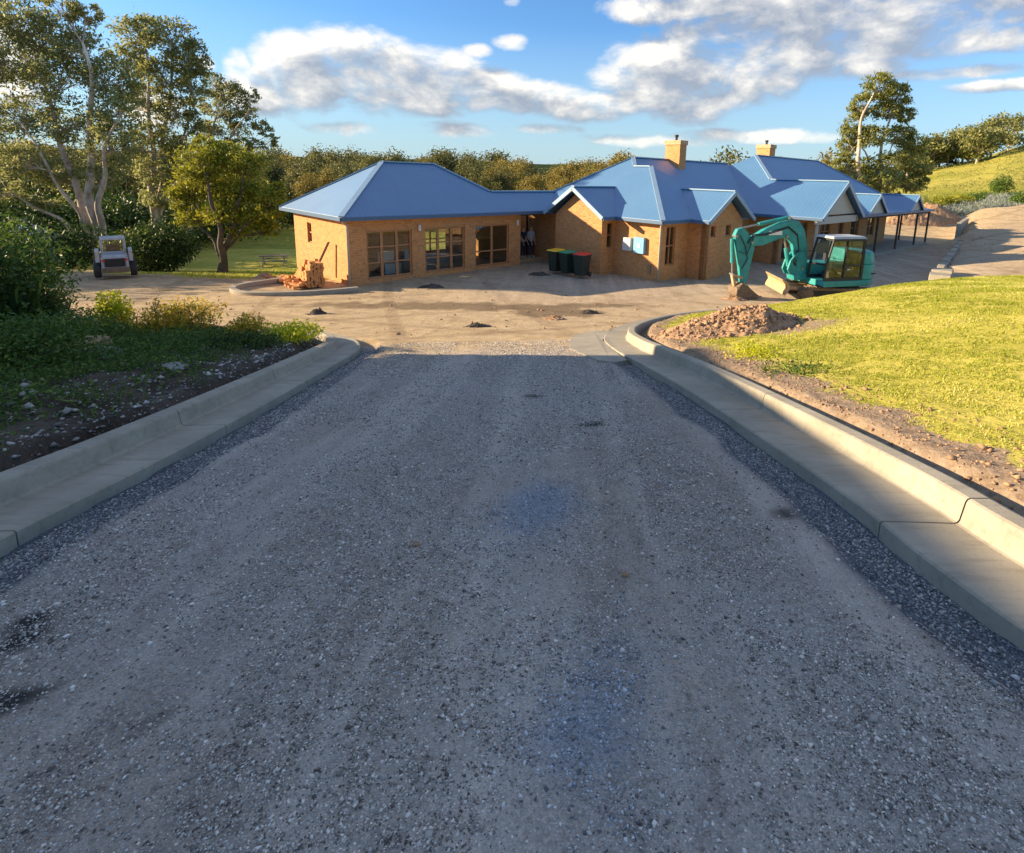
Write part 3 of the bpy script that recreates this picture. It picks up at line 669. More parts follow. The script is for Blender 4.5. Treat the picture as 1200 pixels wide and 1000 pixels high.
roof('roof',[[hp(ue,-13.15,E_),hp(21.245,-16.606,.54),hp(21.245,-17.612,.54),hp(21.975,-18.341,1.006),hp(ue,-22.527,E_)],
 [hp(ue,-13.15,E_),hp(24.70,-13.15,E_),hp(21.245,-16.606,.54)],
 [hp(24.70,-13.15,E_),hp(24.70,-14.155,E_),hp(21.245,-17.612,.54),hp(21.245,-16.606,.54)],
 [hp(24.70,-14.155,E_),hp(26.935,-14.155,E_),hp(31.12,-18.341,1.006),hp(21.975,-18.341,1.006),hp(21.245,-17.612,.54)],
 [hp(ue,-22.527,E_),hp(21.975,-18.341,1.006),hp(31.12,-18.341,1.006),hp(27.0,-22.527,E_)]],
 [(hp(ue,-13.15,E_),hp(21.245,-16.606,.54)),(hp(21.245,-16.606,.54),hp(21.245,-17.612,.54)),(hp(21.245,-17.612,.54),hp(21.975,-18.341,1.006)),(hp(21.975,-18.341,1.006),hp(31.1,-18.341,1.006)),(hp(ue,-22.527,E_),hp(21.975,-18.341,1.006))],
 [(hp(ue,-13.15,E_),hp(ue,-15.66,E_)),(hp(ue,-13.15,E_),hp(uP0-O,-13.15,E_)),(hp(uP1+O,-13.15,E_),hp(24.70,-13.15,E_)),(hp(24.7,-14.155,E_),hp(26.93,-14.155,E_))])
def gable(name,planes,caps,barge,gut,panel=None):
    r=roof(name,planes,caps,gut)
    bb=MB()
    for a,b in barge: bb.beam(Vector(a)-Vector((0,0,.075)),Vector(b)-Vector((0,0,.075)),.05,.17)
    bb.build('barge_board',M['trim'],r,off=hloc);return r
gable('gable_roof',[[hp(ugA,g1+O,E_),hp(ugA,nA,zgA),hp(19.67,nA,zgA),hp(ue,g1+O,E_)],[hp(ugA,g0-O,E_),hp(ugA,nA,zgA),hp(19.67,nA,zgA),hp(ue,g0-O,E_)]],
 [(hp(ugA,nA,zgA),hp(19.67,nA,zgA))],[(hp(ugA-.01,g1+O,E_),hp(ugA-.01,nA,zgA)),(hp(ugA-.01,g0-O,E_),hp(ugA-.01,nA,zgA))],[(hp(ugA,g1+O,E_),hp(ue,g1+O,E_))])
hB=(uP1-uP0)/2+O;zB=E_+T*hB;uB_=(uP0+uP1)/2;nB=nP+O
gable('gable_roof',[[hp(uP0-O,nB,E_),hp(uB_,nB,zB),hp(uB_,-13.15-hB,zB),hp(uP0-O,-13.15,E_)],[hp(uP1+O,nB,E_),hp(uB_,nB,zB),hp(uB_,-13.15-hB,zB),hp(uP1+O,-13.15,E_)]],
 [(hp(uB_,nB,zB),hp(uB_,-13.15-hB,zB))],[(hp(uP0-O,nB+.01,E_),hp(uB_,nB+.01,zB)),(hp(uP1+O,nB+.01,E_),hp(uB_,nB+.01,zB))],[(hp(uP0-O,nB,E_),hp(uP0-O,-13.15,E_))])
# second body, wing and verandah
n2=-11.936;m2=-16.977;z2=1.552
roof('roof',[[hp(26.935,-10.52,E_),hp(29.70,-10.52,.0985),hp(29.70,-14.70,.0985),hp(31.98,m2,z2),hp(26.935,-22.018,E_)],
 [hp(32.466,-10.52,E_),hp(29.70,-10.52,.0985),hp(29.70,-14.70,.0985),hp(32.466,n2,E_)],
 [hp(32.466,n2,E_),hp(46.22,n2,E_),hp(41.18,m2,z2),hp(31.98,m2,z2),hp(29.70,-14.70,.0985)],
 [hp(46.22,n2,E_),hp(46.22,-22.018,E_),hp(41.18,m2,z2)],[hp(26.935,-22.018,E_),hp(31.98,m2,z2),hp(41.18,m2,z2),hp(46.22,-22.018,E_)]],
 [(hp(29.70,-10.52,.0985),hp(29.70,-14.70,.0985)),(hp(29.70,-14.70,.0985),hp(31.98,m2,z2)),(hp(31.98,m2,z2),hp(41.18,m2,z2)),(hp(41.18,m2,z2),hp(46.22,n2,E_))],
 [(hp(26.935,-10.52,E_),hp(26.935,-14.1,E_))])
bb=MB()
for a,b in ((hp(26.935,-10.51,E_),hp(29.70,-10.51,.0985)),(hp(32.466,-10.51,E_),hp(29.70,-10.51,.0985))): bb.beam(a-Vector((0,0,.09)),b-Vector((0,0,.09)),.05,.2)
bb.build('barge_board',M['trim'],house,off=hloc)
mb=MB();pts=[hp(27.3,-10.86,-1.58),hp(32.1,-10.86,-1.58),hp(29.70,-10.86,-.05)];mb.hull(pts,[p-N*.06 for p in pts]);mb.build('gable_panel',M['cream'],house,off=hloc)
hbox('verandah_beam',26.98,32.42,-10.93,-10.80,-2.02,-1.66,'cream')
ve=-10.6
roof('verandah_roof',[[hp(32.3,n2-.15,E_+.09),hp(47.4,n2-.15,E_+.09),hp(47.4,ve,E_-.03),hp(32.3,ve,E_-.03)],[hp(46.2,n2,E_+.08),hp(47.4,ve,E_-.03),hp(47.4,-17.5,E_-.03),hp(46.2,-17.5,E_+.08)]],[],[(hp(32.3,ve,E_),hp(47.4,ve,E_)),(hp(47.4,ve,E_),hp(47.4,-17.5,E_))])
hbox('verandah_beam',32.5,47.3,-10.93,-10.80,-1.95,-1.78,'darkbark')
for uc,zc in ((35.17,-.583),(43.06,-.65)):
    hh=(zc-E_)/T;bk=m2+(z2-zc)/T
    gable('gable_roof',[[hp(uc-hh,ve,E_),hp(uc,ve,zc),hp(uc,bk,zc),hp(uc-hh,n2,E_)],[hp(uc+hh,ve,E_),hp(uc,ve,zc),hp(uc,bk,zc),hp(uc+hh,n2,E_)]],[(hp(uc,ve,zc),hp(uc,bk,zc))],
      [(hp(uc-hh,ve+.01,E_),hp(uc,ve+.01,zc)),(hp(uc+hh,ve+.01,E_),hp(uc,ve+.01,zc))],[])
    mb=MB();pts=[hp(uc-hh+.12,ve-.16,E_-.02),hp(uc+hh-.12,ve-.16,E_-.02),hp(uc,ve-.16,zc-.10)];mb.hull(pts,[p-N*.05 for p in pts]);mb.build('gable_panel',M['cream'],house,off=hloc)
# soffits
def soff(A,pts):
    mb=MB();P=[A(*p,E_-.145) for p in pts];mb.hull([p-Vector((0,0,.012)) for p in P],P);mb.build('soffit',M['cream'],house,off=hloc)
soff(pp,[(e0+.05,k0-.05),(uB+3.4,k0-.05),(uB+3.4,nF-1.45),(uB,nF-1.45),(uB,nF+.0),(e0+.05,nF+.0)])
soff(pp,[(e0+.05,nF-.003),(uA,nF-.003),(uA,nK),(e0+.05,nK)])
soff(hp,[(ue+.05,-13.20),(24.6,-13.20),(24.6,nH+.0),(ue+.05,nH+.0)]);soff(hp,[(ue+.05,nH-.003),(uH,nH-.003),(uH,g1+.4),(ue+.05,g1+.4)])
soff(hp,[(27.0,-10.95),(32.4,-10.95),(32.4,-12.85),(27.0,-12.85)])
# downpipes
for q,A in (((uA-.06,nF+.06),pp),((uH-.06,nH+.07),hp)):
    mb=MB();mb.tube([A(q[0]-.26,q[1]+.2,E_-.14),A(q[0]-.2,q[1]+.15,E_-.22),A(*q,E_-.36),A(*q,-4.25)],.043,10);mb.build('downpipe',M['cream'],house,smooth=True,off=hloc)
for q,A,m in (((uA+.16,nF+.045),pp,'dark'),((uH+.12,nH+.05),hp,'dark')):
    pass
# chimneys
def chimney(u0,u1,n0,n1,z0,z1,fz):
    c=empty('chimney',(0,0,0));c.parent=house
    mb=MB();w=.0
    for (ua,na,ub,nb) in ((u0,n0,u1,n0),(u1,n0,u1,n1),(u1,n1,u0,n1),(u0,n1,u0,n0)):
        l=math.hypot(ub-ua,nb-na);P=[hp(ua,na,z0),hp(ub,nb,z0),hp(ub,nb,z1),hp(ua,na,z1)];mb.poly([p for p in P],[(0,z0),(l,z0),(l,z1),(0,z1)])
    mb.poly([hp(u0,n0,z1),hp(u1,n0,z1),hp(u1,n1,z1),hp(u0,n1,z1)],[(0,0),(.5,0),(.5,.5),(0,.5)])
    mb.build('chimney_stack',M['brick'],c,off=hloc)
    k=.05;mb=MB();mb.hull([hp(u0-k,n0-k,z1-.2),hp(u1+k,n0-k,z1-.2),hp(u1+k,n1+k,z1-.2),hp(u0-k,n1+k,z1-.2)],[hp(u0-k,n0-k,z1+.03),hp(u1+k,n0-k,z1+.03),hp(u1+k,n1+k,z1+.03),hp(u0-k,n1+k,z1+.03)]);mb.build('chimney_cap',M['rust'],c,off=hloc)
    m=hp((u0+u1)/2,(n0+n1)/2,0);mb=MB();mb.tube([m+Vector((0,0,z1)),m+Vector((0,0,fz-.1))],.07,10);mb.tube([m+Vector((0,0,fz-.12)),m+Vector((0,0,fz))],.11,10);mb.build('flue',M['black'],c,off=hloc)
chimney(24.85,25.45,-18.5,-17.55,.3,1.98,2.32)
chimney(34.0,34.75,-18.0,-17.1,1.0,2.28,2.6)
# ------------------------------------------------------------------ shed whose shadow covers the driveway
mb=MB();RZ=lambda t:-1.6-.1626*t+4.45
P=[]
def shp(s,t,z): x,y=to_xy(s,t);return Vector((x,y,z))
A_=Vector((-13.8,9.6,0));B_=A_+Vector((.156,-1,0))*15;C_=Vector((-17.6,B_.y,0));D_=Vector((-20,9.75,0))
def rz_(v): return 2.06+(9.6-v.y)*.084
shed=empty('garage',(-16,2,Hs(-16,2)));tag(shed,'brick garage with sloping blue roof left of the driveway, outside the photo','garage')
def lo(v,z): return Vector((v.x,v.y,z))
cen=(A_+B_+C_+D_)/4
wl_=[lo(v+(cen-v)*.06,0) for v in (A_,B_,C_,D_)]
mb=MB()
for i in range(4):
    p,q=wl_[i],wl_[(i+1)%4];l=(q-p).length;zb0=-4.5;pts=[lo(p,zb0),lo(q,zb0),lo(q,rz_(q)-.1),lo(p,rz_(p)-.1)]
    mb.poly(pts,[(0,zb0),(l,zb0),(l,rz_(q)),(0,rz_(p))])
mb.build('wall',M['brick'],shed,off=shed.location)
mb=MB();t_=[lo(v,rz_(v)) for v in (A_,B_,C_,D_)];roofpoly(mb,t_,.15);mb.build('roof',M['roof'],shed,off=shed.location)
# ------------------------------------------------------------------ excavator
exl=Vector((9.75,20.1,-4.2));yaw=R(17)
FX=Vector((-math.cos(yaw),-math.sin(yaw),0));LX=Vector((math.sin(yaw),-math.cos(yaw),0))
ex=empty('excavator',exl);ex.scale=(.93,.93,.93);tag(ex,'teal mini excavator with bent boom and rusty blade parked in front of the house','excavator')
MU=Matrix(((FX.x,LX.x,0,0),(FX.y,LX.y,0,0),(0,0,1,0),(0,0,0,1)))     # upper body frame
MT=Matrix(((-1,0,0,0),(0,-1,0,0),(0,0,1,0),(0,0,0,1)))                # tracks face -x
def stad(f0,f1,z0,z1,n=9,teeth=0):
    r=(z1-z0)/2;c=(z0+z1)/2;P=[]
    for a in np.linspace(math.pi/2,3*math.pi/2,n): P.append((f0+r+r*math.cos(a),c+r*math.sin(a)))
    for a in np.linspace(-math.pi/2,math.pi/2,n): P.append((f1-r+r*math.cos(a),c+r*math.sin(a)))
    return P
for sd in (-1,1):
    tr=None;mb=MB();y0,y1=sd*.56,sd*.95;P=stad(-1.5,1.5,.02,.52)
    mb.ext(P,min(y0,y1),max(y0,y1),MT)
    # grousers
    Lp=[Vector((x,0,z)) for x,z in P]+[Vector((P[0][0],0,P[0][1]))];seg=[(Lp[i+1]-Lp[i]).length for i in range(len(P))];tot=sum(seg);cnt=52
    for k in range(cnt):
        d=tot*k/cnt;i=0
        while d>seg[i]: d-=seg[i];i+=1
        p=Lp[i].lerp(Lp[i+1],d/seg[i]);dr=(Lp[i+1]-Lp[i]).normalized();nn=Vector((dr.z,0,-dr.x));
        if nn.dot(p-Vector((0,0,.27)))<0:nn=-nn
        a=[p+dr*.018,p-dr*.018];b=[q+nn*.028 for q in a]
        bot=[MT@Vector((v.x,min(y0,y1)-.004,v.z)) for v in (a[0],b[0],b[1],a[1])];top=[MT@Vector((v.x,max(y0,y1)+.004,v.z)) for v in (a[0],b[0],b[1],a[1])];mb.hull(bot,top)
    tr=mb.build('track',M['mudtrack'],ex)
    mb=MB();yy=y1+sd*.012
    mb.ext(stad(-1.38,1.38,.14,.42),min(y1,yy),max(y1,yy),MT);mb.build('track_frame',M['dark'],tr)
    for x,r_ in ((-1.24,.19),(1.24,.19),(-.7,.09),(-.2,.09),(.3,.09),(.75,.09)):
        mb=MB();c=MT@Vector((x,yy,.27 if abs(x)>1 else .14));mb.tube([c-Vector((0,.03,0)),c+Vector((0,.03,0))],r_,14);mb.build('track_wheel',M['mudtrack'],tr)
mb=MB();mb.box((-.75,-.56,.25),(.75,.56,.50),MT);mb.tube([(0,0,.48),(0,0,.66)],.52,24);mb.build('undercarriage',M['mudtrack'],ex)
mb=MB()
P=[(2.12,.28),(2.22,.22),(2.20,.34),(2.12,.48),(2.14,.62),(2.26,.78),(2.20,.79),(2.07,.66),(2.04,.48)]
mb.ext(P,-1.08,1.08,MT)
bl=mb.build('blade',M['rust'],ex,bevel=.01)
mb=MB()
for y in (-.45,.45): mb.beam(MT@Vector((.7,y*.9,.36)),MT@Vector((2.1,y,.42)),.12,.14)
mb.build('blade_arm',M['rust'],bl)
# upper body
mb=MB();P=[(-.95,-.93),(-1.35,-.75),(-1.58,-.35),(-1.62,.0),(-1.58,.35),(-1.35,.75),(-.95,.95),(1.15,.95),(1.2,.3),(1.2,-.93)]
mb.hull([MU@Vector((x,y,.60)) for x,y in P],[MU@Vector((x,y,.84)) for x,y in P]);mb.build('body_frame',M['teal'],ex,bevel=.03)
mb=MB();P=[(-.62,-.93),(-1.35,-.76),(-1.60,-.35),(-1.64,.0),(-1.60,.35),(-1.35,.76),(-1.0,.93),(-.62,.93)]
Pt=[(-.62,-.90),(-1.25,-.72),(-1.48,-.33),(-1.52,.0),(-1.48,.33),(-1.25,.72),(-.95,.88),(-.62,.88)]
mb.hull([MU@Vector((x,y,.845)) for x,y in P],[MU@Vector((x,y,1.45)) for x,y in P]);mb.hull([MU@Vector((x,y,1.452)) for x,y in P],[MU@Vector((x,y,1.92)) for x,y in Pt])
cw=mb.build('counterweight',M['teal'],ex,bevel=.04)
mb=MB();mb.box((-1.0,-.9,.845),(1.12,-.02,1.38),MU);eh=mb.build('engine_cover',M['teal'],ex,bevel=.05)
mb=MB()
for k in range(7): mb.box((-.4+k*.09,-.91,1.0),(-.36+k*.09,-.895,1.3),MU)
mb.build('vent',M['black'],eh)
# cab
cab=empty('cab',(0,0,0));cab.parent=ex
y0,y1=.0,.93;c0,c1=-.58,1.12;ft=.88
mb=MB();W=lambda x,y,z:MU@Vector((x,y,z))
for y in (y0+.03,y1-.03):
    mb.beam(W(c0,y,.85),W(c0,y,2.42),.08,.10);mb.beam(W(c1+.03,y,.85),W(c1-.02,y,1.45),.07,.07);mb.beam(W(c1-.02,y,1.45),W(ft,y,2.42),.07,.07)
    mb.beam(W(.28,y,.85),W(.22,y,2.42),.09,.06);mb.beam(W(c0,y,2.40),W(ft,y,2.40),.07,.09);mb.beam(W(c0,y,.90),W(c1,y,.90),.08,.12);mb.beam(W(c0,y,1.42),W(.26,y,1.42),.03,.06)
for x,z in ((c0,2.40),(ft,2.40),(c1-.01,1.45),(c0,1.3)): mb.beam(W(x,y0,z),W(x,y1,z),.07,.07)
mb.build('cab_frame',M['black'],cab,bevel=.012)
mb=MB();mb.hull([W(c0-.08,y0-.03,2.45),W(ft+.08,y0-.03,2.45),W(ft+.08,y1+.03,2.45),W(c0-.08,y1+.03,2.45)],[W(c0,y0+.06,2.54),W(ft,y0+.06,2.54),W(ft,y1-.06,2.54),W(c0,y1-.06,2.54)]);mb.build('cab_roof',M['grey'],cab,bevel=.02)
mb=MB()
def pane(P):
    n=(P[1]-P[0]).cross(P[2]-P[0]).normalized()*.006;mb.hull(P,[p+n for p in P])
pane([W(c0,y1-.03,.95),W(.25,y1-.03,.95),W(.22,y1-.03,2.36),W(c0,y1-.03,2.36)]);pane([W(.3,y1-.03,.95),W(c1,y1-.03,.95),W(c1-.03,y1-.03,1.45),W(ft,y1-.03,2.36),W(.25,y1-.03,2.36)])
pane([W(c0,y0+.03,1.4),W(.25,y0+.03,1.4),W(.22,y0+.03,2.36),W(c0,y0+.03,2.36)]);pane([W(c1-.02,y0+.03,1.45),W(c1-.02,y1-.06,1.45),W(ft,y1-.06,2.36),W(ft,y0+.03,2.36)]);pane([W(c0,y0+.06,1.5),W(c0,y1-.06,1.5),W(c0,y1-.06,2.36),W(c0,y0+.06,2.36)])
mb.build('window',M['glass'],cab)
mb=MB();mb.box((-.4,.2,.86),(.2,.72,1.2),MU);mb.box((-.5,.2,1.2),(-.36,.72,1.95),MU);mb.box((.5,.25,.86),(.72,.7,1.15),MU);mb.beam(W(.6,.3,1.15),W(.55,.3,1.5),.05,.05);mb.beam(W(.6,.62,1.15),W(.55,.62,1.5),.05,.05)
mb.build('seat',M['dark'],cab,bevel=.03)
mb=MB();mb.box((.0,y1-.02,1.25),(.14,y1+.03,1.30),MU);mb.build('door_handle',M['grey'],cab)
mb=MB();mb.beam(W(c1+.0,y1,1.5),W(c1+.22,y1+.08,1.75),.03,.03);mb.box((c1+.2,y1+.02,1.68),(c1+.24,y1+.16,1.95),MU);mb.build('mirror',M['black'],cab)
# boom, arm, bucket (boom stands a little right of the cab, y about -.25)
yb=-.22
mb=MB();P=[(1.22,.88),(1.95,.95),(2.08,1.15),(1.98,1.5),(1.72,1.82),(1.42,1.85),(1.2,1.5)]
mb.ext(P,yb-.2,yb-.12,MU);mb.ext(P,yb+.12,yb+.2,MU);mb.ext([(1.15,.72),(1.75,.72),(1.8,.95),(1.15,.95)],yb-.22,yb+.22,MU);mb.build('swing_bracket',M['teal'],ex,bevel=.02)
mb=MB();P=[(1.30,1.12),(1.52,1.02),(1.66,1.5),(1.86,2.12),(2.10,2.36),(2.45,2.38),(3.25,2.10),(3.80,2.08),(3.88,2.24),(3.78,2.40),(3.25,2.70),(2.5,2.98),(2.0,3.08),(1.70,3.02),(1.42,2.70),(1.22,2.1),(1.12,1.5)]
mb.ext(P,yb-.12,yb+.12,MU);boom=mb.build('boom',M['teal'],ex,bevel=.02)
def cyl(p,q,r,par,f=.6,y=yb,name='hydraulic_cylinder'):
    a=W(p[0],y,p[1]);b=W(q[0],y,q[1]);m_=a.lerp(b,f);mb=MB();mb.tube([a,m_],r,10);c=mb.build(name,M['teal'],par,smooth=False);mb=MB();mb.tube([m_,b],r*.5,8);mb.build('piston_rod',M['steel'],par)
cyl((1.9,1.25),(2.25,2.45),.085,boom,.6,yb-.0);cyl((2.15,3.16),(4.25,2.74),.075,boom,.62)
mb=MB()
for o_ in (-.02,.03): mb.tube([W(1.6,yb+.13+o_*.3,1.9),W(1.75,yb+.14,2.5+o_),W(2.2,yb+.14,2.80+o_),W(3.2,yb+.14,2.52+o_),W(3.75,yb+.14,2.5+o_),W(3.95,yb+.14,2.2+o_)],.018,6)
mb.build('hose',M['black'],boom)
mb=MB();mb.box((2.45,yb+.122,2.50),(3.05,yb+.128,2.66),MU@Matrix.Rotation(R(0),4,'Y'));mb.build('decal',M['white'],boom)
mb=MB();P=[(4.50,2.50),(4.40,2.72),(4.18,2.78),(3.95,2.60),(3.66,2.26),(3.60,1.98),(3.74,1.2),(3.80,.66),(3.93,.56),(4.06,.66),(4.16,1.2),(4.36,1.98)]
mb.ext(P,yb-.1,yb+.1,MU);arm=mb.build('arm',M['teal'],ex,bevel=.02)
cyl((4.56,2.35),(4.42,.98),.075,arm,.66);
mb=MB();mb.tube([W(4.3,yb+.12,2.5),W(4.05,yb+.14,2.1),W(3.9,yb+.14,1.6),W(4.1,yb+.12,1.2)],.018,6);mb.tube([W(3.7,yb+.13,2.45),W(4.0,yb+.2,1.75),W(4.3,yb+.14,1.9)],.018,6);mb.build('hose',M['black'],arm)
mb=MB();mb.beam(W(4.42,yb+.08,.98),W(4.02,yb+.1,.85),.04,.09);mb.beam(W(4.42,yb-.08,.98),W(4.02,yb-.1,.85),.04,.09);mb.beam(W(4.42,yb,.98),W(4.28,yb,.52),.14,.09);mb.build('bucket_link',M['rust'],arm)
bk=[(3.90,.60),(4.12,.66),(4.33,.52),(4.36,.25),(4.2,.06),(3.9,-.02),(3.55,.0),(3.36,.10)]
mb=MB();mb.ext([*bk,(3.45,.24),(3.7,.42)],yb-.30,yb-.27,MU);mb.ext([*bk,(3.45,.24),(3.7,.42)],yb+.27,yb+.30,MU)
for i in range(1,len(bk)-1): mb.beam(W(bk[i][0],yb-.29,bk[i][1]),W(bk[i][0],yb+.29,bk[i][1]),.03,.03);a,b=bk[i],bk[i+1];mb.hull([W(a[0],yb-.27,a[1]),W(b[0],yb-.27,b[1]),W(b[0],yb+.27,b[1]),W(a[0],yb+.27,a[1])],[W(a[0]-.03,yb-.27,a[1]+.02),W(b[0]-.03,yb-.27,b[1]+.02),W(b[0]-.03,yb+.27,b[1]+.02),W(a[0]-.03,yb+.27,a[1]+.02)])
for k in range(4): y=yb-.24+k*.16;mb.beam(W(3.42,y,.10),W(3.22,y,.14),.06,.03)
mb.build('bucket',M['mudtrack'],ex)
for f,z,w_ in ((1.42,1.18,.24),(3.76,2.22,.17),(2.22,2.44,.17),(4.44,2.46,.13),(2.16,3.13,.13)):
    mb=MB();mb.tube([W(f,yb-w_,z),W(f,yb+w_,z)],.055,12);mb.build('pin',M['steel'],boom)
for f,z,w_ in ((3.96,.66,.15),(4.44,1.0,.13),(4.28,.5,.32)):
    mb=MB();mb.tube([W(f,yb-w_,z),W(f,yb+w_,z)],.04,10);mb.build('pin',M['steel'],arm)
mb=MB();mb.tube([W(.98,-.88,1.38),W(.98,-.88,1.75),W(.1,-.88,1.75),W(.1,-.88,1.38)],.02,8);mb.build('hand_rail',M['black'],ex)
mb=MB();mb.tube([W(-.9,-.3,1.9),W(-.9,-.3,2.12)],.05,10);mb.build('exhaust',M['black'],cw)
mb=MB();mb.box((-1.30,.40,1.05),(-.80,.905,1.10),MU);mb.box((-.60,.905,1.5),(-.57,.93,1.9),MU);mb.build('panel_seam',M['black'],cw)
mb=MB();mb.box((2.62,-.36,2.58),(2.78,-.30,2.70),MU);mb.build('work_light',M['white'],boom)
mb=MB();mb.beam(W(1.15,.62,.62),W(1.15,.92,.62),.22,.05);mb.build('step',M['black'],ex)
mb=MB()
for k in range(3): mb.tube([W(1.55+k*.05,yb+.1,1.0),W(1.75+k*.06,yb+.22,1.35+k*.05),W(1.62+k*.05,yb+.16,1.9)],.016,6)
mb.build('hose',M['black'],boom)
# ------------------------------------------------------------------ skid steer (rear view)
sl=Vector((-17.3,20.4,-4.2));sk=empty('skid_steer_loader',sl,R(40));sk.scale=(.84,.84,.84);tag(sk,'grey skid steer loader parked under the gum trees, seen from behind','loader')
mb=MB();mb.box((-.47,-.85,.28),(.47,.75,.92));mb.hull([(-.47,-.86,.92),(.47,-.86,.92),(.47,-.1,.92),(-.47,-.1,.92)],[(-.43,-.72,1.02),(.43,-.72,1.02),(.43,-.1,1.02),(-.43,-.1,1.02)]);mb.build('body',M['grey'],sk,bevel=.03)
mb=MB();mb.box((-.36,-.90,.50),(.36,-.855,.86));gr=mb.build('rear_grille',M['black'],sk,bevel=.01);mb=MB()
for k in range(5): mb.box((-.33,-.915,.54+k*.065),(.33,-.90,.56+k*.065))
mb.build('grille_bar',M['dark'],gr)
mb=MB();mb.box((-.5,-.98,.24),(.5,-.87,.46));mb.build('bumper',M['mudtrack'],sk,bevel=.02)
for sx in (-1,1):
    mb=MB();mb.box((min(sx*.34,sx*.44),-.905,.74),(max(sx*.34,sx*.44),-.86,.84));mb.build('tail_light',M['red'],sk)
    for y in (-.5,.42):
        mb=MB();prof=[(.30,.0),(.34,.03),(.345,.2),(.31,.24)];n=22
        mb.tube([(sx*.50,y,.34),(sx*.53,y,.34),(sx*.70,y,.34),(sx*.74,y,.34)],[.31,.34,.34,.30],22);w=mb.build('wheel',M['dark'],sk,bevel=.01)
        mb=MB();mb.tube([(sx*.741,y,.34),(sx*.755,y,.34)],.17,16);mb.build('rim',M['mudtrack'],w)
    mb=MB();x0,x1=sorted((sx*.50,sx*.64));mb.ext([(0,0)]*0 or [(-.85,.72),(-.55,.72),(-.30,1.22),(-.72,1.30),(-.88,1.22)],x0,x1,Matrix(((0,1,0,0),(1,0,0,0),(0,0,1,0),(0,0,0,1))));mb.beam((sx*.57,-.6,1.24),(sx*.57,1.1,.95),.1,.16);mb.beam((sx*.57,1.1,1.0),(sx*.57,1.35,.35),.1,.14);mb.build('lift_arm',M['grey'],sk,bevel=.015)
mb=MB();mb.box((-.62,1.3,.1),(.62,1.34,.6));mb.hull([(-.62,1.34,.08),(.62,1.34,.08),(.62,1.8,.08),(-.62,1.8,.08)],[(-.62,1.34,.12),(.62,1.34,.12),(.62,1.8,.10),(-.62,1.8,.10)]);mb.build('bucket',M['rust'],sk)
cb=empty('cab',(0,0,0));cb.parent=sk;mb=MB()
for x in (-.40,.40):
    mb.beam((x,-.32,.92),(x,-.32,1.68),.09,.09);mb.beam((x,.62,.92),(x,.55,1.68),.07,.07);mb.beam((x,-.32,1.64),(x,.6,1.64),.08,.08)
mb.box((-.44,-.37,1.62),(.44,.62,1.72));mb.box((-.40,-.36,1.0),(.40,-.30,1.12));mb.build('cab_frame',M['grey'],cb,bevel=.02)
mb=MB();mb.box((-.36,-.33,1.12),(.36,-.32,1.62));mb.box((-.405,-.28,1.0),(-.395,.55,1.62));mb.box((.395,-.28,1.0),(.405,.55,1.62));mb.build('window',M['glass'],cb)
mb=MB();mb.box((-.25,-.1,.95),(.25,.1,1.4));mb.build('seat',M['dark'],cb,bevel=.03)
# ------------------------------------------------------------------ wheelie bins
def bin_(lid,loc,rz,label):
    b=empty('wheelie_bin',loc,rz);tag(b,label,'bin','wheelie bins along the gable wall')
    mb=MB();mb.hull([(-.2,-.24,.06),(.2,-.24,.06),(.2,.2,.06),(-.2,.2,.06)],[(-.255,-.32,.93),(.255,-.32,.93),(.255,.30,.93),(-.255,.30,.93)])
    mb.hull([(-.275,-.34,.90),(.275,-.34,.90),(.275,.32,.90),(-.275,.32,.90)],[(-.275,-.34,.945),(.275,-.34,.945),(.275,.32,.945),(-.275,.32,.945)]);mb.build('body',M['binb'],b,bevel=.02)
    mb=MB();mb.hull([(-.285,-.36,.95),(.285,-.36,.95),(.285,.30,.95),(-.285,.30,.95)],[(-.25,-.32,1.0),(.25,-.32,1.0),(.25,.26,1.03),(-.25,.26,1.03)]);l=mb.build('lid',M[lid],b,bevel=.015)
    mb=MB();mb.tube([(-.24,.36,.94),(.24,.36,.94)],.018,8);mb.build('handle',M['black'],b)
    for s_ in (-1,1):
        mb=MB();mb.tube([(s_*.215,.24,.1),(s_*.265,.24,.1)],.1,16);mb.build('wheel',M['dark'],b)
a_=math.atan2(U.y,U.x)
for lid,(x,y),lb in (('yel',(-.62,23.75),'dark wheelie bin with yellow lid, nearest the entry'),('grn',(-.10,23.28),'dark wheelie bin with green lid between the yellow and red ones'),('red',(.50,22.80),'dark wheelie bin with red lid at the right of the row')):
    bin_(lid,(x,y,-4.2),a_-math.pi/2+R({'yel':4,'grn':-3,'red':7}[lid]),lb)
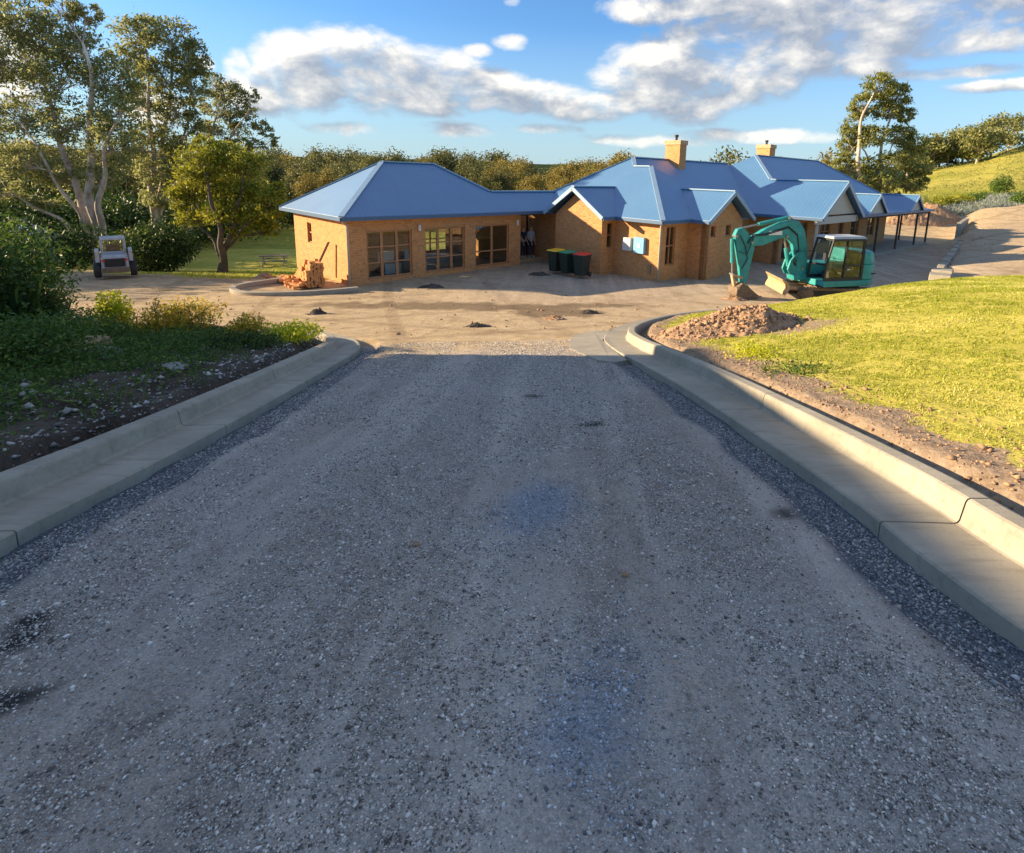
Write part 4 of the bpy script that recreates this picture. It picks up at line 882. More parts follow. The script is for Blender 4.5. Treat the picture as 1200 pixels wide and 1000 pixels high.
# ------------------------------------------------------------------ people in the entry
def skin_obj(name,verts,edges,rad,m,parent,sub=2,root=0):
    me=bpy.data.meshes.new(name);me.from_pydata(verts,edges,[]);o=link(name,me,parent,m)
    o.modifiers.new('skin','SKIN').use_smooth_shade=True
    for i,r_ in enumerate(rad):
        v=me.skin_vertices[0].data[i];v.radius=(r_ if isinstance(r_,tuple) else (r_,r_));v.use_root=(i==root)
    s_=o.modifiers.new('sub','SUBSURF');s_.levels=sub;s_.render_levels=sub
    return o
def person(loc,rz,shirt,trous,label,armbend):
    h=empty('person',loc,rz);tag(h,label,'person');k=.93
    S=lambda L:[(a*k,b*k,c*k) for a,b,c in L]
    V=S([(0,0,.95),(0,.01,1.15),(0,.0,1.36),(0,-.01,1.46),(0,-.02,1.56),(0,-.03,1.66),(-.17,0,1.36),(-.22,.0,1.12),(-.22+armbend*.1,-.10-armbend*.1,.90),(.17,0,1.36),(.22,.0,1.12),(.22-armbend*.1,-.10-armbend*.1,.90),(-.09,0,.88),(-.10,-.01,.50),(-.10,.01,.09),(-.11,-.12,.03),(.09,0,.88),(.11,-.02,.50),(.12,.01,.09),(.13,-.12,.03),(-.22+armbend*.12,-.16-armbend*.1,.84),(.22-armbend*.12,-.16-armbend*.1,.84)])
    Ed=[(0,1),(1,2),(2,3),(3,4),(4,5),(2,6),(6,7),(7,8),(2,9),(9,10),(10,11),(0,12),(12,13),(13,14),(14,15),(0,16),(16,17),(17,18),(18,19),(8,20),(11,21)]
    rr=[.13,.12,.13,.055,.085,.08,.055,.042,.03,.055,.042,.03,.085,.055,.038,.03,.085,.055,.038,.03,.025,.025]
    skin_obj('body',V,Ed,[r_*k for r_ in rr],M['skin'],h)
    # hands: palm and five fingers each
    for sx,i in ((-1,20),(1,21)):
        c=V[i];vv=[V[i],(c[0],c[1]-.03,c[2]-.05)];ee=[(0,1)];rd=[.022,.024]
        for f in range(4):
            x=c[0]+sx*(-.024+.016*f);ln=(.055,.065,.06,.045)[f];b=len(vv);vv+=[(x,c[1]-.035,c[2]-.07),(x,c[1]-.045,c[2]-.07-ln*.55),(x,c[1]-.035,c[2]-.07-ln)];ee+=[(1,b),(b,b+1),(b+1,b+2)];rd+=[.009,.0085,.008]
        b=len(vv);vv+=[(c[0]-sx*.03,c[1]-.04,c[2]-.045),(c[0]-sx*.04,c[1]-.055,c[2]-.075)];ee+=[(0,b),(b,b+1)];rd+=[.01,.009];skin_obj('hand',vv,ee,rd,M['skin'],h,1)
    skin_obj('shirt',S([(0,0,.93),(0,.01,1.15),(0,0,1.35),(-.165,0,1.37),(-.215,0,1.16),(.165,0,1.37),(.215,0,1.16),(0,-.005,1.44)]),[(0,1),(1,2),(2,3),(3,4),(2,5),(5,6),(2,7)],[.15*k,.145*k,.145*k,.075*k,.06*k,.075*k,.06*k,.06*k],M[shirt],h)
    skin_obj('trousers',S([(0,0,.98),(-.09,0,.88),(-.10,-.01,.50),(-.10,.01,.12),(.09,0,.88),(.11,-.02,.50),(.12,.01,.12)]),[(0,1),(1,2),(2,3),(0,4),(4,5),(5,6)],[.145*k,.105*k,.075*k,.06*k,.105*k,.075*k,.06*k],M[trous],h)
    for x in (-.105,.125): skin_obj('shoe',S([(x,.03,.04),(x,-.16,.035)]),[(0,1)],[.05*k,.045*k],M['shoe'],h,1)
    skin_obj('hair',S([(0,.02,1.66),(0,.01,1.72)]),[(0,1)],[.085*k,.075*k],M['hair'],h)
    for x in (-.03,.03): mb=MB();mb.tube([(x*k,-.105*k,1.63*k),(x*k,-.112*k,1.63*k)],.010,8);mb.build('eye',M['black'],h)
    mb=MB();mb.hull([(-.012,-.10,1.50),(.012,-.10,1.50),(0,-.13,1.50)],[(-.005,-.095,1.53),(.005,-.095,1.53),(0,-.10,1.535)]);mb.build('nose',M['skin'],h)
    return h
stepz=-4.10
q=pp(17.42,nF-.85,stepz);person(q,a_+R(10),'cloth1','cloth1','person in dark top and trousers standing left in the entry doorway',.2)
q=pp(17.90,nF-.80,stepz);person(q,a_-R(8),'cloth2','cloth1','person in pale grey top and dark trousers standing right in the entry doorway',.9)
# ------------------------------------------------------------------ foliage
def leaf_arrays(P,size,asp=.38,droop=0.,rng=RNG,flat=0.):
    n=len(P);d=rng.normal(size=(n,3));d[:,2]=d[:,2]*(1-flat)-droop;d/=np.linalg.norm(d,axis=1)[:,None]
    w=np.cross(d,rng.normal(size=(n,3)));w/=np.linalg.norm(w,axis=1)[:,None]
    s=size*(.6+.8*rng.random(n))[:,None];a=d*s*.5;b=w*s*.5*asp
    V=np.stack([P-a,P+b,P+a,P-b],1).reshape(-1,3);Fq=np.arange(4*n).reshape(n,4)
    return V,Fq
def foliage(name,P,size,m,parent=None,loc=(0,0,0),asp=.38,droop=0.,shade=None,flat=0.):
    V,Fq=leaf_arrays(P,size,asp,droop,flat=flat);n=len(P)
    a=RNG.random((n,4));a[:,3]=1
    if shade is not None:a[:,0]=np.clip(a[:,0]*.5+shade*.5,0,1)
    me=np_mesh(name,V-np.asarray(loc),Fq,{'lf':np.repeat(a,4,0)});return link(name,me,parent,M[m])
def ball(n,flat=1.,rng=RNG,shell=.0):
    d=rng.normal(size=(n,3));d/=np.linalg.norm(d,axis=1)[:,None];r=rng.random(n)**(1/3.)
    r=shell+(1-shell)*r;d*=r[:,None];d[:,2]*=flat;return d
def bez(a,b,bend,n=7,sag=0):
    a=np.asarray(a,float);b=np.asarray(b,float);m_=(a+b)/2+bend
    t=np.linspace(0,1,n)[:,None];return (1-t)**2*a+2*t*(1-t)*m_+t*t*b
def tree(name,label,base,Y,crowns,leafm,nl,ls,tr,stems,cat='tree',group=None,bark='bark',depth=1.,sub=14,droop=.5,twigs=True,extra=None,srange=(.30,.62)):
    """base (px,py) of the foot at distance Y; crowns = (px,py,rx,ry[,dy]) outlines of the leaf masses; stems = list of lists of (px,py)"""
    b=at(*base,Y);b[2]=Hs(b[0],b[1])-.05
    root=empty(name,tuple(b));tag(root,label,cat,group)
    tb=MB();paths=[]
    for st in stems:
        dy0=RNG.uniform(-.3,.3)*depth;pts=[b+np.array([RNG.uniform(-.12,.12),RNG.uniform(-.1,.1),0])*tr*4]
        for i,(x,y) in enumerate(st[0]): p=at(x,y,Y+dy0*(i+1)*1.2);pts.append(p)
        pts=np.array(pts)
        P=smooth_path(pts,5);P=np.asarray(P)
        k=np.linspace(0,1,len(P));w=P+np.stack([np.sin(k*17+dy0*9),np.cos(k*13+dy0*5),k*0],-1)*.05*tr/.2*np.minimum(k*4,1)[:,None]
        r0=tr*st[1];rad=[r0*(1.25-.25*min(1,kk*12))*(1-.82*kk) for kk in k];tb.tube([tuple(q) for q in w],rad,9);paths.append((w,rad))
    allp=np.vstack([p for p,_ in paths]);allr=np.concatenate([np.array(r_) for _,r_ in paths])
    Ps=[];tot=sum(c[2]*c[3] for c in crowns)
    for c in crowns:
        dy=(c[4] if len(c)>4 else RNG.uniform(-.6,.6)*depth*c[2]*Y/F)
        cen=at(c[0],c[1],Y+dy);rx=c[2]*Y/F;rz=c[3]*Y/F
        # limb to the crown mass
        cand=np.linalg.norm(allp-cen,axis=1)+np.where(allp[:,2]>cen[2]-rz*.3,2.5,0);i=int(np.argmin(cand));a=allp[i]
        lp=bez(a,cen,np.array([0,0,-.15*np.linalg.norm(cen-a)])+RNG.normal(size=3)*.08);r0=min(allr[i]*.75,tr*.28)
        lr=np.linspace(r0,max(.02,r0*.3),len(lp));tb.tube([tuple(q) for q in lp],list(lr),6)
        ns=max(3,int(sub*(c[2]*c[3]/tot)*len(crowns)));n_c=int(nl*c[2]*c[3]/tot)
        sc_=ball(ns,1,shell=.35)*np.array([rx,rx*depth*.8,rz])*.86+cen
        for q in sc_:
            if twigs:
                j=RNG.integers(2,len(lp));tw=bez(lp[j],q,np.array([0,0,-.1])+RNG.normal(size=3)*.06,5);tb.tube([tuple(v) for v in tw],list(np.linspace(max(.014,lr[j]*.5),.008,5)),4,cap=False)
            rs=RNG.uniform(*srange)*min(rx,rz*1.4)*1.0
            k=max(8,int(n_c/ns));pt=RNG.normal(size=(k,3))*np.array([rs*.62,rs*.62,rs*.42])+q;Ps.append(pt)
    P=np.vstack(Ps)
    if extra is not None:P=np.vstack([P,extra])
    tb.build('trunk',M[bark],root,smooth=True,off=tuple(b))
    o=foliage('crown',P,ls,leafm,root,b,droop=droop);return root
# big gum on the far left
tree('gum_tree','largest gum tree with spreading limbs, rising behind the loader at the left edge',(117,304),30,
 [(20,20,40,26),(60,45,42,28),(100,60,38,26),(20,75,42,28),(75,95,45,28),(125,95,36,30),(140,130,34,26),(25,135,40,30),(85,145,42,26),(130,170,34,26),(30,190,40,28),(75,205,42,24),(120,210,30,20),(-30,60,35,50),(-30,150,40,50),(5,225,32,16),(60,235,30,12,.8),(100,15,20,14),(70,5,30,18),(-10,5,30,25)],
 'gum',40000,.19,.36,[([(108,270),(92,235),(80,190),(60,130),(40,60)],.8),([(114,265),(106,225),(104,170),(110,110),(95,50)],.85),([(118,262),(118,225),(124,180),(140,130)],.6),([(104,290),(80,268),(62,252),(35,240),(10,225)],.42),([(112,285),(98,262),(84,240),(60,200),(20,140)],.5)],depth=.9,sub=40,srange=(.15,.29))
tree('gum_tree','tall upright gum tree with pale twin trunks behind the dark leafy bush',(182,275),36,
 [(165,38,30,20),(200,45,32,24),(222,70,24,24),(150,70,24,22),(190,90,36,22),(226,105,20,22),(165,120,26,22),(205,130,28,20),(228,145,14,18),(180,160,28,18),(210,175,22,18),(155,170,16,22),(178,200,26,16),(215,205,18,14),(190,232,30,14),(232,80,14,14)],
 'gum',23000,.21,.32,[([(180,240),(178,190),(176,130),(170,60)],.8),([(188,240),(190,190),(196,130),(205,60)],.75),([(190,250),(205,205),(218,150),(225,95)],.5)],depth=.8,sub=32,srange=(.16,.30))
tree('gum_tree','open crowned gum tree leaning right with sky between its branches, above the small yellow-green tree',(212,278),40,
 [(252,100,16,16),(272,110,18,14),(262,130,20,14),(290,130,16,13),(248,150,16,16),(280,155,18,13),(306,150,13,12),(300,172,14,10),(318,165,9,9),(265,175,18,14),(245,185,14,16),(294,112,10,9),(240,125,10,14),(315,185,7,6)],
 'gum',11000,.20,.26,[([(222,245),(236,205),(248,160),(258,110)],.7),([(226,245),(248,200),(272,160),(290,130)],.6),([(232,240),(262,200),(290,172),(312,160)],.4)],depth=.8,sub=24,srange=(.16,.30))
tree('shade_tree','small spreading yellow-green tree on the left lawn beside the pavilion',(260,320),26.,
 [(232,195,26,20),(262,182,26,16),(290,195,24,18),(222,225,24,18),(255,218,30,20),(290,225,28,18),(318,240,16,20),(225,252,22,14),(262,250,26,14),(300,255,24,14),(316,270,12,12),(208,235,12,18),(240,172,16,12),(280,270,12,7),(325,222,9,12)],
 'lime',24000,.16,.22,[([(261,298),(258,275),(250,240),(240,205)],.9),([(263,297),(270,272),(280,240),(285,205)],.75),([(258,296),(246,278),(232,258),(225,230)],.5),([(264,296),(282,272),(302,252)],.5)],bark='darkbark',depth=1.,sub=34,droop=.3,srange=(.22,.45))
tree('gum_tree','tall gum tree with pale bare trunks behind the right end of the blue roof',(1022,246),58,
 [(1030,102,20,16),(1052,112,16,14),(1010,125,16,16),(1040,130,20,12),(1000,150,16,16),(1062,135,10,12),(1022,160,18,12),(1055,160,18,14),(1072,170,16,14),(992,175,14,14),(985,195,14,12),(1012,195,18,12),(1048,190,20,14),(1075,195,16,14),(1068,215,18,12),(1035,215,20,12),(1000,215,20,10),(975,205,12,12),(1085,205,7,10),(1050,232,14,6)],
 'gum2',27000,.30,.42,[([(1008,215),(1006,180),(1010,140),(1025,105)],.8),([(1026,215),(1032,180),(1040,145),(1052,115)],.6),([(1016,225),(1018,190),(1000,160)],.5),([(1036,230),(1050,205),(1068,180)],.4),([(1030,232),(1030,205),(1048,165)],.5)],depth=.8,sub=34,srange=(.17,.33))
# ------------------------------------------------------------------ bushes
def bush(name,label,px,py,Y,w,h,leafm,n,ls,cat='bush',group=None,lob=9,droop=0,flat=.9,stem=True,z=None,asp=.45):
    b=at(px,py,Y);b[2]=Hs(b[0],b[1])-.03 if z is None else z
    root=empty(name,tuple(b));tag(root,label,cat,group);Ps=[]
    for k in range(lob):
        c=ball(1,1,shell=.3)[0]*np.array([w*.34,w*.34,h*.30])+np.array([0,0,h*.52]);rr=RNG.uniform(.28,.45)
        p=ball(n//lob,flat,shell=.55)*np.array([w*rr,w*rr,h*rr*1.05])+c;p+=RNG.normal(size=p.shape)*.05*w;Ps.append(p)
    P=np.vstack(Ps);P=P[P[:,2]>.02]
    if stem:
        sb=MB()
        for k in range(6):
            q=RNG.normal(size=2)*w*.22;sb.tube([(0,0,-.05),(q[0]*.4,q[1]*.4,h*.35),(q[0],q[1],h*.75)],[.03*h+.01,.02*h+.005,.006],5)
        sb.build('stem',M['darkbark'],root)
    foliage('foliage',P+b,ls,leafm,root,b,droop=droop,asp=asp);return root
bush('leafy_bush','dark rounded bush beside the loader, in front of the tall gum trees',184,318,27.0,3.3,2.6,'dkleaf',14000,.15,lob=12)
bush('leafy_bush','pale green leafy bush just behind the loader cab',150,318,27.5,1.7,2.0,'lime',3200,.15,lob=6)
hed=[(78,284,27.5,2.6,2.3),(-2,276,27,3.0,3.0),(15,296,34,7,5.2),(60,292,36,7,6.0),(-30,290,33,7,7),(95,290,40,7,5.5),(135,288,43,7,6.0),(165,286,44,7,5),(205,286,46,7,5.5),(235,286,50,7,4.5),(300,284,60,8,6.5),(270,284,56,7,6)]
for i,(x,y,Yd,w,h) in enumerate(hed):
    bush('dense_shrub','dense dark evergreen shrub in the hedge behind the left trees',x,y,Yd,w*1.15,h*(.72 if Yd>30 else 1),'dkleaf',5200,.30 if Yd>30 else .14,cat='shrub',group='dark evergreen hedge behind the left trees',lob=11)
for i,(x,y,Yd,w,h,m,lb) in enumerate(((852,190,60,6.2,5.9,'wood','rounded green tree behind the roof, between the two chimneys'),(893,190,72,5,5.3,'wood','rounded dark tree beside the second chimney'),(948,200,80,7,6.8,'wood','low dark tree behind the ridge between the palm and the tall gum'),(972,215,75,5,7.5,'woody','pale gold tree at the left foot of the tall gum on the right'),(826,192,110,4,8.4,'wood','distant small tree just right of the first chimney'))):
    bush('round_tree',lb,x,y,Yd,w,h+1.0,m,5200,.42,cat='tree',lob=11)
bush('leafy_tree','broad leafy tree beyond the left edge of the photo, beside the yard',-400,330,20.6,6.5,7.0,'dkleaf',16000,.3,cat='tree',lob=12)
# feathery palm behind the second roof
b=at(918,192,56);b[2]=Hs(b[0],b[1]);pr=empty('palm',tuple(b));tag(pr,'feathery palm with upright fronds behind the second chimney','palm')
sb=MB();sb.tube([(0,0,0),(.1,0,4.6)],[.22,.16],8);sb.build('trunk',M['darkbark'],pr);Ps=[];fb=MB()
for k in range(26):
    a=RNG.uniform(0,6.28);e=RNG.uniform(.4,1.45);Lr=RNG.uniform(2.0,2.8)
    t=np.linspace(0,1,26)[1:];x=Lr*t*math.cos(e);z=4.5+Lr*t*math.sin(e)-1.1*t*t
    for u,v in zip(x,z):
        for s_ in range(5): Ps.append((u*math.cos(a)+RNG.normal()*.10,u*math.sin(a)+RNG.normal()*.10,v-RNG.random()*.22))
foliage('fronds',np.array(Ps)+b,.42,'gum2',pr,b,asp=.14,droop=.8)
# ------------------------------------------------------------------ wood in the valley: individual trees, copies of six
protos=[]
def woodtree(kind,seed):
    rg=np.random.default_rng(seed);root=empty('forest_tree',(0,0,0));sb=MB();hgt=1.;Ps=[]
    sb.tube([(0,0,-.05),(.01,0,.5),(0,.01,.93)],[.022,.015,.004],6);sb.build('trunk',M['darkbark'],root)
    for k in range(26):
        z=rg.uniform(.22,.97);r_=.23*(1-((z-.35)/.75)**2)*(1 if kind else .8)
        a=rg.uniform(0,6.28);q=np.array([math.cos(a)*r_*rg.uniform(.5,1),math.sin(a)*r_*rg.uniform(.5,1),z])
        Ps.append(rg.normal(size=(230,3))*np.array([.060,.060,.052 if kind else .07])+q)
    P=np.vstack(Ps);V,Fq=leaf_arrays(P,.030,.5,.2,rg);a=rg.random((len(P),4));me=np_mesh('crown',V,Fq,{'lf':np.repeat(a,4,0)});link('crown',me,root,M['woody' if kind==2 else 'wood']);return root
for i in range(6): protos.append(woodtree(i%3,100+i))
wt_lab='forest tree in the wood beyond the blue roofs';used=[False]*6;cnt=0
rg=np.random.default_rng(5);spots=[]
for k in range(9000):
    q=rg.uniform(-1.12,.24);Yd=rg.uniform(64,150)
    if q>.10 and Yd<90:continue
    if q<-.62 and Yd>100:continue
    x=q*Yd
    if any((x-a)**2+(Yd-b)**2<(3.1 if Yd<85 else 4.4)**2 for a,b in spots):continue
    spots.append((x,Yd))
    if len(spots)>=292:break
for x,Yd in spots:
    z=Hs(x,Yd);topz=Yd*(.010+.010*math.sin(x*.21)+.012*rg.random())-(0 if Yd>75 else .5);h=max(5.,topz-z)*rg.uniform(.86,1.05)
    if Yd<72:h*=.85
    gold=(x/Yd>-.13) and (rg.random()<.75)
    i=int(rg.choice([2,5])) if gold else int(rg.choice([0,1,3,4,0,3,2]))
    o=protos[i] if not used[i] else copy_tree(protos[i]);used[i]=True
    o.location=(x,Yd,z);o.rotation_euler=(0,0,rg.uniform(0,6.28));s_=h;o.scale=(s_*rg.uniform(.85,1.25),s_*rg.uniform(.9,1.2),s_)
    tag(o,wt_lab,'tree','trees of the wood in the valley behind the house')
# undergrowth so the wood reads closed
P=[]
for k in range(2000):
    q=rg.uniform(-1.2,.3);Yd=rg.uniform(68,240);x=q*Yd;z=Hs(x,Yd);hh=rg.uniform(1.5,5 if Yd<150 else 9);P.append(ball(38,1)*np.array([2.6,2.6,hh/2])+np.array([x,Yd,z+hh/2]))
tag(foliage('undergrowth',np.vstack(P),1.0,'wood',asp=.6),'dark undergrowth filling the valley wood',kind='stuff')
# ------------------------------------------------------------------ hill on the right
ht=[(1092,172,15,30,'gum'),(1108,158,17,38,'gum'),(1122,165,13,34,'wood'),(1140,152,16,36,'gum'),(1158,160,15,40,'wood'),(1176,158,17,38,'gum'),(1192,148,18,44,'gum'),(1212,150,20,46,'gum'),(1100,182,16,16,'wood'),(1130,184,18,18,'gum2'),(1165,180,15,22,'gum2')]
lbs=['dark tree at the left end of the hilltop row','spreading dark tree second in the hilltop row','narrow tree in a dip of the hilltop row','leaning open tree in the middle of the hilltop row','dense dark tree right of the middle of the hilltop row','broad dark tree near the right of the hilltop row','tallest dark tree at the right end of the hilltop row','dark tree cut by the right edge of the photo on the hilltop','low dark bushy tree below the left of the hilltop row','low green bushy tree below the middle of the hilltop row','low pale green bushy tree below the right of the hilltop row']
for (x,y,w,h,m),lb in zip(ht,lbs):
    Yd=175+RNG.uniform(-8,8);r_=ray(x,0)[0];z=Hs(r_*Yd,Yd)
    # foot where the hill surface is seen
    root=empty('hill_tree',(r_*Yd,Yd,z));tag(root,lb,'tree');topz=at(x,y-h*.36,Yd)[2];hh=min(max(3.0,topz-z),11);ww=w*1.7*Yd/F
    sb=MB();sb.tube([(0,0,-.2),(.3,0,hh*.45),(-.3,0,hh*.8)],[.35,.25,.08],6)
    Ps=[]
    for k in range(14):
        c=np.array([RNG.uniform(-.5,.5)*ww*1.05,RNG.uniform(-.4,.4)*ww,hh*RNG.uniform(.30,.92)]);sb.tube([(0,0,hh*.3),tuple(c)],[.14,.05],5);Ps.append(RNG.normal(size=(150,3))*np.array([ww*.13,ww*.13,hh*.075])+c)
    sb.build('trunk',M['bark'],root);P=np.vstack(Ps)+np.array([r_*Yd,Yd,z]);foliage('crown',P,.9,m,root,(r_*Yd,Yd,z),asp=.5)
for (x,y,Yd,w,h,m,lb) in ((1172,222,100,3.4,3.0,'mid','dark green round bush standing out on the hillside'),(1148,225,98,4.2,2.0,'mid','broad green bush left of the round one on the hillside'),(1125,228,96,4,1.6,'lime','low yellow-green bush on the lower hillside'),(1105,236,92,4,1.8,'lime','yellow-green bush at the foot of the hill'),(1196,256,78,3.4,2.2,'mid','bright green bush at the right edge above the dirt terrace'),(1090,248,88,3,1.6,'lime','small yellow-green bush by the end of the verandah'),(1070,240,84,4,2.0,'gum2','olive bush behind the last verandah gable')):
    bush('hillside_bush',lb,x,y,Yd,w,h,m,2600,.28,lob=7,stem=False)
# reedy blue-grey grass and rough growth at the foot of the hill
P=[]
for k in range(26000):
    x=RNG.uniform(44,92);y=RNG.uniform(74,96)
    if x/y<.54 or x/y>.99 or fbm(x*.25,y*.4,3,91)<.40: continue
    P.append((x,y,0))
P=np.array(P);P[:,2]=H(P[:,0],P[:,1])+RNG.random(len(P))*.9
tag(foliage('reed_grass',P,.9,'greyg',asp=.10,droop=-1.5),'blue-grey reedy grass at the foot of the hill',kind='stuff')
P=[];xs=RNG.uniform(40,150,30000);ys=RNG.uniform(80,190,30000);ok=(xs/ys>.5)&(xs/ys<1.)&(fbm(xs*.12,ys*.12,4,93)>.53);xs=xs[ok];ys=ys[ok]
P=np.stack([xs,ys,H(xs,ys)+RNG.random(len(xs))*.55],-1);tag(foliage('rough_pasture',P,.40,'gum2',asp=.4),'rough yellow-green growth scattered over the hillside',kind='stuff')
# ------------------------------------------------------------------ garden bed on the left
def straps(n,w,h,wd,rng=RNG,seg=5,arch=1.,tipdroop=.5):
    V=[];Q=[];A=[]
    for k in range(n):
        a=rng.uniform(0,6.28);r0=rng.random()*w*.25;x0,y0=math.cos(a+rng.normal()*.6)*r0,math.sin(a+rng.normal()*.6)*r0
        L=h*rng.uniform(.6,1.1);e=rng.uniform(.5,1.4);i0=len(V);cx=rng.random();cg=rng.random();d=np.array([math.cos(a),math.sin(a)]);pz=np.array([-d[1],d[0]])
        for j in range(seg+1):
            t=j/seg;u=L*t*math.cos(e)*(1+.3*t);z=L*(t*math.sin(e)-arch*tipdroop*t*t*t*math.cos(e)*.9);wi=wd*(1-t**2.2)*.5+.001;c=np.array([x0,y0])+d*u
            V.append((*(c+pz*wi),z));V.append((*(c-pz*wi),z));A+=[(cx,cg if t>.5 else cg*.6,0,1)]*2
            if j: Q.append((i0+2*j-2,i0+2*j-1,i0+2*j+1,i0+2*j))
    return np.array(V),np.array(Q),np.array(A)
def strapplant(name,label,p,n,w,h,wd,m,**k):
    V,Q_,A=straps(n,w,h,wd,**k);me=np_mesh('leaves',V,Q_,{'lf':A});r_=empty(name,p);tag(r_,label,'plant');link('leaves',me,r_,M[m]);return r_
def gpt(px,py,Y): b=at(px,py,Y);b[2]=Hs(b[0],b[1])-.02;return tuple(b)
strapplant('strap_leaf_plant','big dark strap-leaved plant at the left edge, tallest in the bed',gpt(6,380,9.0),260,1.7,1.25,.085,'dkleaf',tipdroop=.9)
strapplant('strap_leaf_plant','dark strap-leaved plant arching right of the tallest one, gold at its tips',gpt(42,384,9.2),200,1.3,.95,.07,'dkleaf',tipdroop=.9)
bush('leafy_shrub','dark leafy shrub filling the left edge under the strap-leaved plants',-30,385,8.8,1.5,1.35,'dkleaf',5200,.09,lob=9)
bush('leafy_shrub','tall broad dark green shrub with gold tips at the left edge, behind the strap-leaved plants',22,376,9.9,1.9,1.9,'mid',7500,.12,lob=11,droop=.4,asp=.3)
bush('leafy_shrub','narrow bronze shrub reaching up at the left edge',28,345,11.,.6,1.6,'gum2',500,.10,lob=6)
bush('leafy_shrub','loose green shrub at the left edge nearest the camera',15,420,6.9,1.7,.6,'mid',5600,.06,lob=9)
bush('leafy_shrub','brown-stemmed sparse shrub left of the lime shrub',66,380,9.9,.8,.75,'gum2',700,.09,lob=5)
bush('lime_shrub','bright lime green shrub catching the sun at the back of the bed',132,376,10.7,.55,.80,'ylw',1900,.08,lob=8)
bush('golden_shrub','wide golden shrub in the sun at the back of the bed',208,382,10.6,1.3,.66,'orng',4200,.06,lob=11)
bush('golden_shrub','smaller reddish gold shrub right of the wide golden one',288,390,10.0,.7,.48,'orng',1700,.06,lob=7)
bush('leafy_shrub','low bright green plant at the kerb end of the bed',338,404,9.6,1.0,.26,'ylw',1600,.07,lob=8,stem=False)
bush('leafy_shrub','dark green rounded shrub in the middle of the bed',225,412,8.6,1.0,.30,'mid',3000,.045,lob=8)
bush('leafy_shrub','grey-green shrub in the bed left of the kerb bend',285,415,8.7,.9,.28,'dkleaf',2600,.045,lob=8)
bush('leafy_shrub','dark green shrub behind the brown rock',80,392,8.8,1.1,.42,'mid',3000,.05,lob=8)
for i,(x,y,Yd,h) in enumerate(((104,372,10.3,.55),(156,374,10.5,.5),(186,376,10.4,.62),(228,378,10.3,.68),(240,380,10.4,.5),(140,380,10.2,.4))):
    g=gpt(x,y,Yd);mb=MB()
    for k in range(3): dx=RNG.normal()*.05;mb.tube([(dx,0,0),(dx*1.6,RNG.normal()*.03,h*.6),(dx*2.4,0,h*RNG.uniform(.8,1))],[.008,.006,.004],5)
    r_=empty('seed_stalk',g);tag(r_,'thin brown seed stalk sticking up at the back of the bed','plant','seed stalks at the back of the bed');mb.build('stalk',M['darkbark'],r_)
    foliage('seed_head',RNG.normal(size=(60,3))*np.array([.03,.03,.05])+np.array(g)+np.array([0,0,h*.9]),.05,'orng',r_,g)
# ground cover
n=260000;x=RNG.uniform(-15,-2.6,n);y=RNG.uniform(2.2,12.6,n);s,t=to_st(x,y);dl=sL(t)-s-.72
dens=sst(.25,1.8,dl)*sst(.34,.54,fbm(x*1.1,y*1.1,4,95)+.05+.13*sst(1.0,3.0,dl))*(1-sst(11.9,12.5,t+.25*dl*.0))
ok=(dl>.25)&(RNG.random(n)<dens)&(t<12.2);x=x[ok];y=y[ok];hh=RNG.random(len(x))**1.5*(.03+.26*fbm(x*2.5,y*2.5,3,97)**1.5)
P=np.stack([x,y,H(x,y)+hh],-1)
tag(foliage('ground_cover',P,.050,'mid',asp=.42,flat=.2),'low green ground cover over the garden bed',kind='stuff')
n=50000;x=RNG.uniform(-15,-2.6,n);y=RNG.uniform(2.2,12.6,n);s,t=to_st(x,y);dl=sL(t)-s-.72;ok=(dl>.25)&(t<12.2)&(fbm(x*1.7,y*1.7,4,99)+.1*sst(1,3,dl)>.52);x=x[ok];y=y[ok]
P=np.stack([x,y,H(x,y)+RNG.random(len(x))*.16],-1);tag(foliage('weed_grass',P,.12,'mid',asp=.09,droop=-1.2),'thin grassy weeds in the garden bed',kind='stuff')
# ------------------------------------------------------------------ stones
def stones(name,P,size,m='pebble',flat=.6,shade=None,label=None,kind='stuff',rng=RNG,blue=None):
    n=len(P);base=np.array([(1,0,0),(-1,0,0),(0,1,0),(0,-1,0),(0,0,1),(0,0,-1)],float);D=base[None]*(.65+.7*rng.random((n,6,1)))+rng.normal(size=(n,6,3))*.16
    D[:,:,2]*=flat;a=rng.uniform(0,6.28,n);ca,sa=np.cos(a),np.sin(a);x=D[:,:,0]*ca[:,None]-D[:,:,1]*sa[:,None]*.8;y=D[:,:,0]*sa[:,None]+D[:,:,1]*ca[:,None]*.8;D[:,:,0]=x;D[:,:,1]=y
    V=(P[:,None]+D*np.asarray(size).reshape(-1,1,1)).reshape(-1,3);t=np.array([(0,2,4),(2,1,4),(1,3,4),(3,0,4),(2,0,5),(1,2,5),(3,1,5),(0,3,5)]);Fq=(t[None]+6*np.arange(n)[:,None,None]).reshape(-1,3)
    c=rng.random((n,4)) if shade is None else np.clip(shade[:,None]+rng.normal(size=(n,4))*.15,0,1);c[:,3]=1;c[:,1]=0 if blue is None else blue
    me=np_mesh(name,V,Fq,{'lf':np.repeat(c,6,0)});o=link(name,me,None,M[m]);
    if label:tag(o,label,kind=kind)
    return o
def roadpts(n,t0,t1,p):
    u=RNG.random(n);t=t0*(t1/t0)**(u**p);s=RNG.uniform(-3.1,2.6,n);ok=(s>sL(t)+.0)&(s<sR(t)-.0);return s[ok],t[ok]
